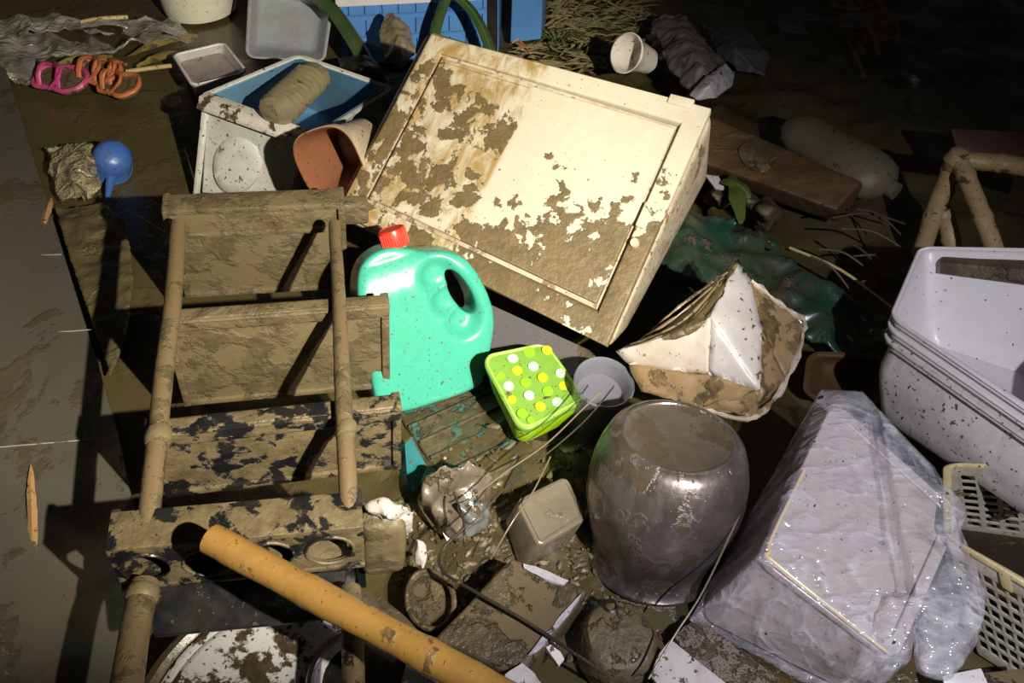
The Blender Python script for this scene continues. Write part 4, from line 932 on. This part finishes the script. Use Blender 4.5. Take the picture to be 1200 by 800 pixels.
for i, (x, y) in enumerate(((768, 50), (776, 66), (762, 44), (722, 76), (708, 70))):
    crumple([P(x + dx, y + dy, z) for dx, dy, z in ((-6, -3, .02), (5, -5, .03), (7, 4, .03), (-4, 6, .02), (0, 0, .05), (0, 0, .0))], 'pebble', 'cupw' if i < 3 else 'mudlight', ('white fragment right of the white cup, ' + ('upper', 'lower', 'topmost')[i]) if i < 3 else 'brown clod left of the white cup, ' + ('nearer to it', '', 'farther from it')[i - 3 if i == 3 else 2], 'fragment' if i < 3 else 'clod', amp=.004, sc=30, voxel=.004)
M['greycloth'] = muddy('grey_cloth', (.13, .115, .115), mud=.2, scale=12, film=.5, rough=.6, bump=1.0)
M['paleend'] = muddy('pale_end', (.42, .41, .44), mud=.08, film=.3, rough=.45)
root = thing('grey_bag', P(815, 80, 0), 'dark grey limp bag with a pale end beside the white cup, top', 'bag')
b = remesh(hull([W(x, y, d) for x, y, d in ((762, 24, 2.32), (775, 15, 2.35), (800, 16, 2.33), (815, 36, 2.25), (845, 66, 2.12), (858, 80, 2.08), (838, 92, 2.02), (808, 112, 1.98), (795, 98, 2.04), (776, 60, 2.16), (764, 38, 2.28), (800, 50, 2.12), (822, 76, 2.0), (800, 60, 2.3), (830, 90, 2.15))]), .005, 4)
obj('body', displace(displace(b, .010, 9, 2, True), .003, 30, 1, True), 'greycloth', root, angle=180)
b = remesh(hull([W(x, y, d) for x, y, d in ((806, 112, 1.965), (826, 88, 1.975), (850, 74, 2.02), (863, 84, 2.03), (858, 102, 2.0), (838, 116, 1.95), (815, 117, 1.95), (832, 98, 1.93), (835, 100, 2.06))]), .004, 3)
obj('pale_end', displace(b, .004, 16, 2, True), 'paleend', root, label='pale grey end')
# plank
M['plank'] = muddy('brown_plank', (.075, .036, .014), mud=.3, scale=10, film=.5, rough=.5, stretch=(1, 3, 1), mudc=(.20, .13, .05), bump=.7)
pk = hexpx([(815, 128, .16), (1010, 212, .13), (980, 246, .10), (812, 186, .12)], [(815, 140, .09), (1010, 224, .06), (982, 262, .04), (812, 204, .06)], 'z')
root = thing('wooden_beam', pk.pt(pk.w / 2, pk.h / 2, -pk.d), 'wet brown wooden beam running off to the right behind the cabinet door', 'beam')
obj('body', displace(pk.warp(bbox_bm(0, pk.w, 0, pk.h, -pk.d, 0, .006, 2, sub=5)), .004, 12), 'plank', root)
obj('pale_patch', displace(displace(pk.warp(xf(outline([rounded([(pk.w * .30, pk.h * .5), (pk.w * .38, pk.h * .9), (pk.w * .52, pk.h * .75), (pk.w * .50, pk.h * .3), (pk.w * .38, pk.h * .2)])], .006, .001, 1), Matrix.Translation((0, 0, .002)))), .003, 30), .004, 12), 'mudlight', root)
# dim jug
M['dimj'] = muddy('dim_jug', (.15, .125, .08), mud=.2, film=.5, rough=.5)
a, c = P(945, 160, .10), P(1020, 206, .09); dmj = frame(a, Vector((0, 0, 1)), c - a); L_ = (c - a).length
root = thing('plastic_can', P(985, 215, 0), 'dim pale plastic can lying in the dark upper right', 'can')
obj('body', displace(lathe([(0, -.055), (.03, -.05), (.05, -.028), (.058, .0), (.060, L_ * .45), (.066, L_ * .5), (.066, L_), (.055, L_ + .03), (.03, L_ + .045), (0, L_ + .05)], 40, dmj @ Matrix.Diagonal((.7, 1, 1, 1))), .004, 10), 'dimj', root)
obj('neck', lathe([(.016, L_ + .04), (.018, L_ + .05), (.018, L_ + .065), (0, L_ + .066)], 24, dmj), 'dimj', root)
# yellow net
M['net'] = muddy('ochre_net', (.26, .17, .04), mud=.3, film=.5)
root = thing('torn_net', P(1010, 50, 0), 'torn ochre netting hanging in the dark at the top right', 'net')
for i, l in enumerate([[(970, -10), (985, 18), (1000, 40), (1012, 62)], [(1004, -12), (1012, 18), (1022, 40), (1030, 66)], [(1040, -12), (1030, 14), (1018, 36), (1008, 58)], [(1018, -10), (1040, 18), (1052, 34), (1050, 52)], [(975, 8), (1000, 12), (1030, 8), (1046, 20)], [(985, 30), (1005, 34), (1025, 30), (1045, 40)], [(990, 40), (1004, 70), (1012, 90)]]):
    obj('strand', displace(tube(spline([P(x, y, .10 - .001 * y + .02 * math.sin(i * 2 + x * .05)) for x, y in l], 6), .006, 7), .004, 25, i), 'net', root)
# bamboo chair frame
M['cane'] = muddy('cane', (.42, .30, .15), mud=.28, scale=34, film=.4, rough=.45)
root = thing('bamboo_chair_frame', P(1120, 330, 0), 'pale bamboo chair frame standing in the dark behind the white tubs', 'chair frame')
def cane(pts, r):
    pth = spline([W(*p) for p in pts], 8); n = len(pth); obj('pole', displace(tube(pth, [r * (1.14 if k % 7 == 3 else 1) for k in range(n)], 12), .001, 50), 'cane', root)
cane([(1118, 188, 1.62), (1160, 190, 1.60), (1215, 198, 1.56), (1290, 214, 1.50)], .0165)
cane([(1122, 184, 1.63), (1100, 235, 1.68), (1078, 300, 1.74)], .0175)
cane([(1126, 192, 1.61), (1146, 240, 1.58), (1168, 300, 1.55)], .0160)
cane([(1104, 246, 1.69), (1112, 270, 1.70), (1120, 310, 1.71)], .0170)
cane([(1112, 222, 1.67), (1095, 260, 1.74), (1084, 300, 1.80)], .012)
c = W(1122, 187, 1.62); obj('lashing', displace(lathe([(0, .02), (.018, .016), (.024, 0), (.018, -.018), (0, -.02)], 20, frame(c, Vector((1, 0, 0)), Vector((0, 0, 1)))), .003, 60), 'cane', root)
M['redb'] = muddy('red_board', (.085, .022, .012), mud=.15, film=.4, rough=.6)
shard([(1114, 150, .20), (1230, 156, .20), (1240, 196, .16), (1124, 182, .16)], .02, 'redb', 'dark red board behind the top of the bamboo frame', 'red_board', 'board', .003)
# green tarp, leaf, tray, twigs
M['tarp'] = clear('green_tarp', (.006, .045, .028), .96, .28, .9, mud=.24, scale=10, film=.5)
sheet([(782, 262, .10), (806, 240, .12), (860, 258, .11), (900, 280, .09), (960, 330, .07), (1050, 370, .05), (1058, 400, .04), (985, 420, .04), (925, 385, .05), (868, 340, .07), (800, 330, .08), (770, 310, .08)], 'green_tarp', 'tarp', 'crumpled dark green plastic tarp behind the crushed carton', 'tarp', amp=.022, sc=9, seed=5)
for (a, c, lab) in (((858, 205), (868, 262), 'dark green leaf hanging from the beam, nearer to the tarp'), ((846, 212), (880, 232), 'dark green leaf spreading right under the beam')):
    obj('leaf', displace(leafpts(a, c, .016, .12, 12, .01), .003, 30), 'weed', label=lab, cat='leaf')
shard([(826, 204, .12), (842, 206, .12), (850, 222, .11), (838, 220, .11)], .006, 'paleend', 'small pale fragment between the cabinet door corner and the beam', amp=.001)
for i, (x, y, r_) in enumerate(((842, 232, 20), (898, 250, 22), (880, 238, 14), (1070, 95, 8))):
    crumple([P(x + r_ * dx, y + r_ * dy, z) for dx, dy, z in ((-1, 0, .05), (1, 0, .05), (0, -1, .05), (0, 1, .05), (-.5, -.4, .12), (.5, -.3, .12), (0, .4, .10), (-.7, .3, 0), (.7, .4, 0))], 'stone', 'mud' if i < 3 else 'paleend', ('dark muddy stone beside the right edge of the cabinet door', 'dark muddy stone at the upper edge of the green tarp', 'dark muddy stone between two others under the beam', 'small pale stone in the dark upper right')[i], 'stone', amp=.008, sc=14, voxel=.006)
M['tray'] = muddy('brown_tray', (.07, .035, .012), mud=.25, film=.5, rough=.5)
ty = hexpx([(950, 414, .05), (1040, 418, .05), (1036, 470, .04), (944, 462, .04)], [(956, 425, .0), (1034, 428, .0), (1030, 486, .0), (950, 478, .0)], 'z')
root = thing('brown_tray', ty.pt(ty.w / 2, ty.h / 2, -ty.d), 'dim brown plastic tray in shadow behind the bagged box', 'tray')
obj('body', ty.warp(tubbox(ty.w, ty.h, ty.d, .92, .004, .02, .006)), 'tray', root)
M['twig'] = muddy('twig', (.09, .045, .025), mud=.2, film=.4, rough=.6)
tl = [((925, 290), (1048, 362)), ((958, 292), (1020, 318)), ((985, 268), (1060, 292)), ((1000, 300), (1062, 318)), ((975, 255), (1060, 262)), ((1010, 330), (1060, 342)), ((990, 282), (1040, 330)), ((1005, 245), (1056, 275)), ((950, 300), (1000, 345)), ((1030, 255), (1066, 330))]
base = None
for i, ((x0, y0), (x1, y1)) in enumerate(tl):
    a, c = P(x0, y0, .10 + .01 * (i % 3)), P(x1, y1, .07 + .012 * (i % 4)); md = a.lerp(c, .5) + Vector((0, .01, .01))
    r_ = .0028 if i == 0 else .0020
    obj('twig', tube(spline([a, md, c], 5), [r_] * 8 + [r_ * .8] * 3, 7), 'stick' if i == 0 else 'twig', label='longest pale twig, crossing the green tarp towards the tubs' if i == 0 else 'thin dark twig in the tangle left of the bamboo chair frame', cat='twig', group=None if i == 0 else 'dark twigs by the chair frame')
shard([(908, 20, .05), (940, 30, .05), (948, 40, .05), (915, 34, .05)], .006, 'greycloth', 'dark flat scrap in the upper right gloom', amp=.002)
crumple([P(x, y, z) for x, y, z in ((820, 28, .03), (870, 30, .04), (905, 60, .04), (900, 90, .03), (862, 84, .03), (838, 60, .05), (860, 56, .08), (870, 80, .0))], 'dark_rag', 'greycloth', 'dark crumpled rag right of the grey bag', 'rag', amp=.012, sc=10, voxel=.006)
# orange twigs just above the cabinet door
for i, l in enumerate((((598, 52), (608, 46), (612, 58)), ((610, 48), (622, 62)))):
    wire([(x, y, .30) for x, y in l], .0016, 'orange', ('reddish twig bent over the top edge of the cabinet door', 'short reddish twig right of the bent one')[i], 'twig', 'reddish_twig')

M['bits'] = muddy('bits', (.20, .16, .10), mud=.5, film=.5, scale=40, rough=.4)
b = bmesh.new()
for k in range(520):
    px, py = rnd.gauss(610, 75), rnd.gauss(650, 65)
    if not (470 < px < 800 and 520 < py < 800): continue
    c = P(px, py, 0); c.z = ground_h(c.x, c.y) + .002; r_ = rnd.choice((.002, .003, .004, .006)); t = bmesh.new(); bmesh.ops.create_icosphere(t, subdivisions=1, radius=r_)
    xf(t, Matrix.Translation(c) @ Matrix.Rotation(rnd.uniform(0, 6), 4, 'Z') @ Matrix.Diagonal((rnd.uniform(.6, 3.0), 1, rnd.uniform(.4, 1), 1))); merge(b, t)
obj('debris_bits', b, 'bits', smooth=False, label='gritty small debris scattered in the mud between the boxes and the pot', cat='debris', kind='stuff')
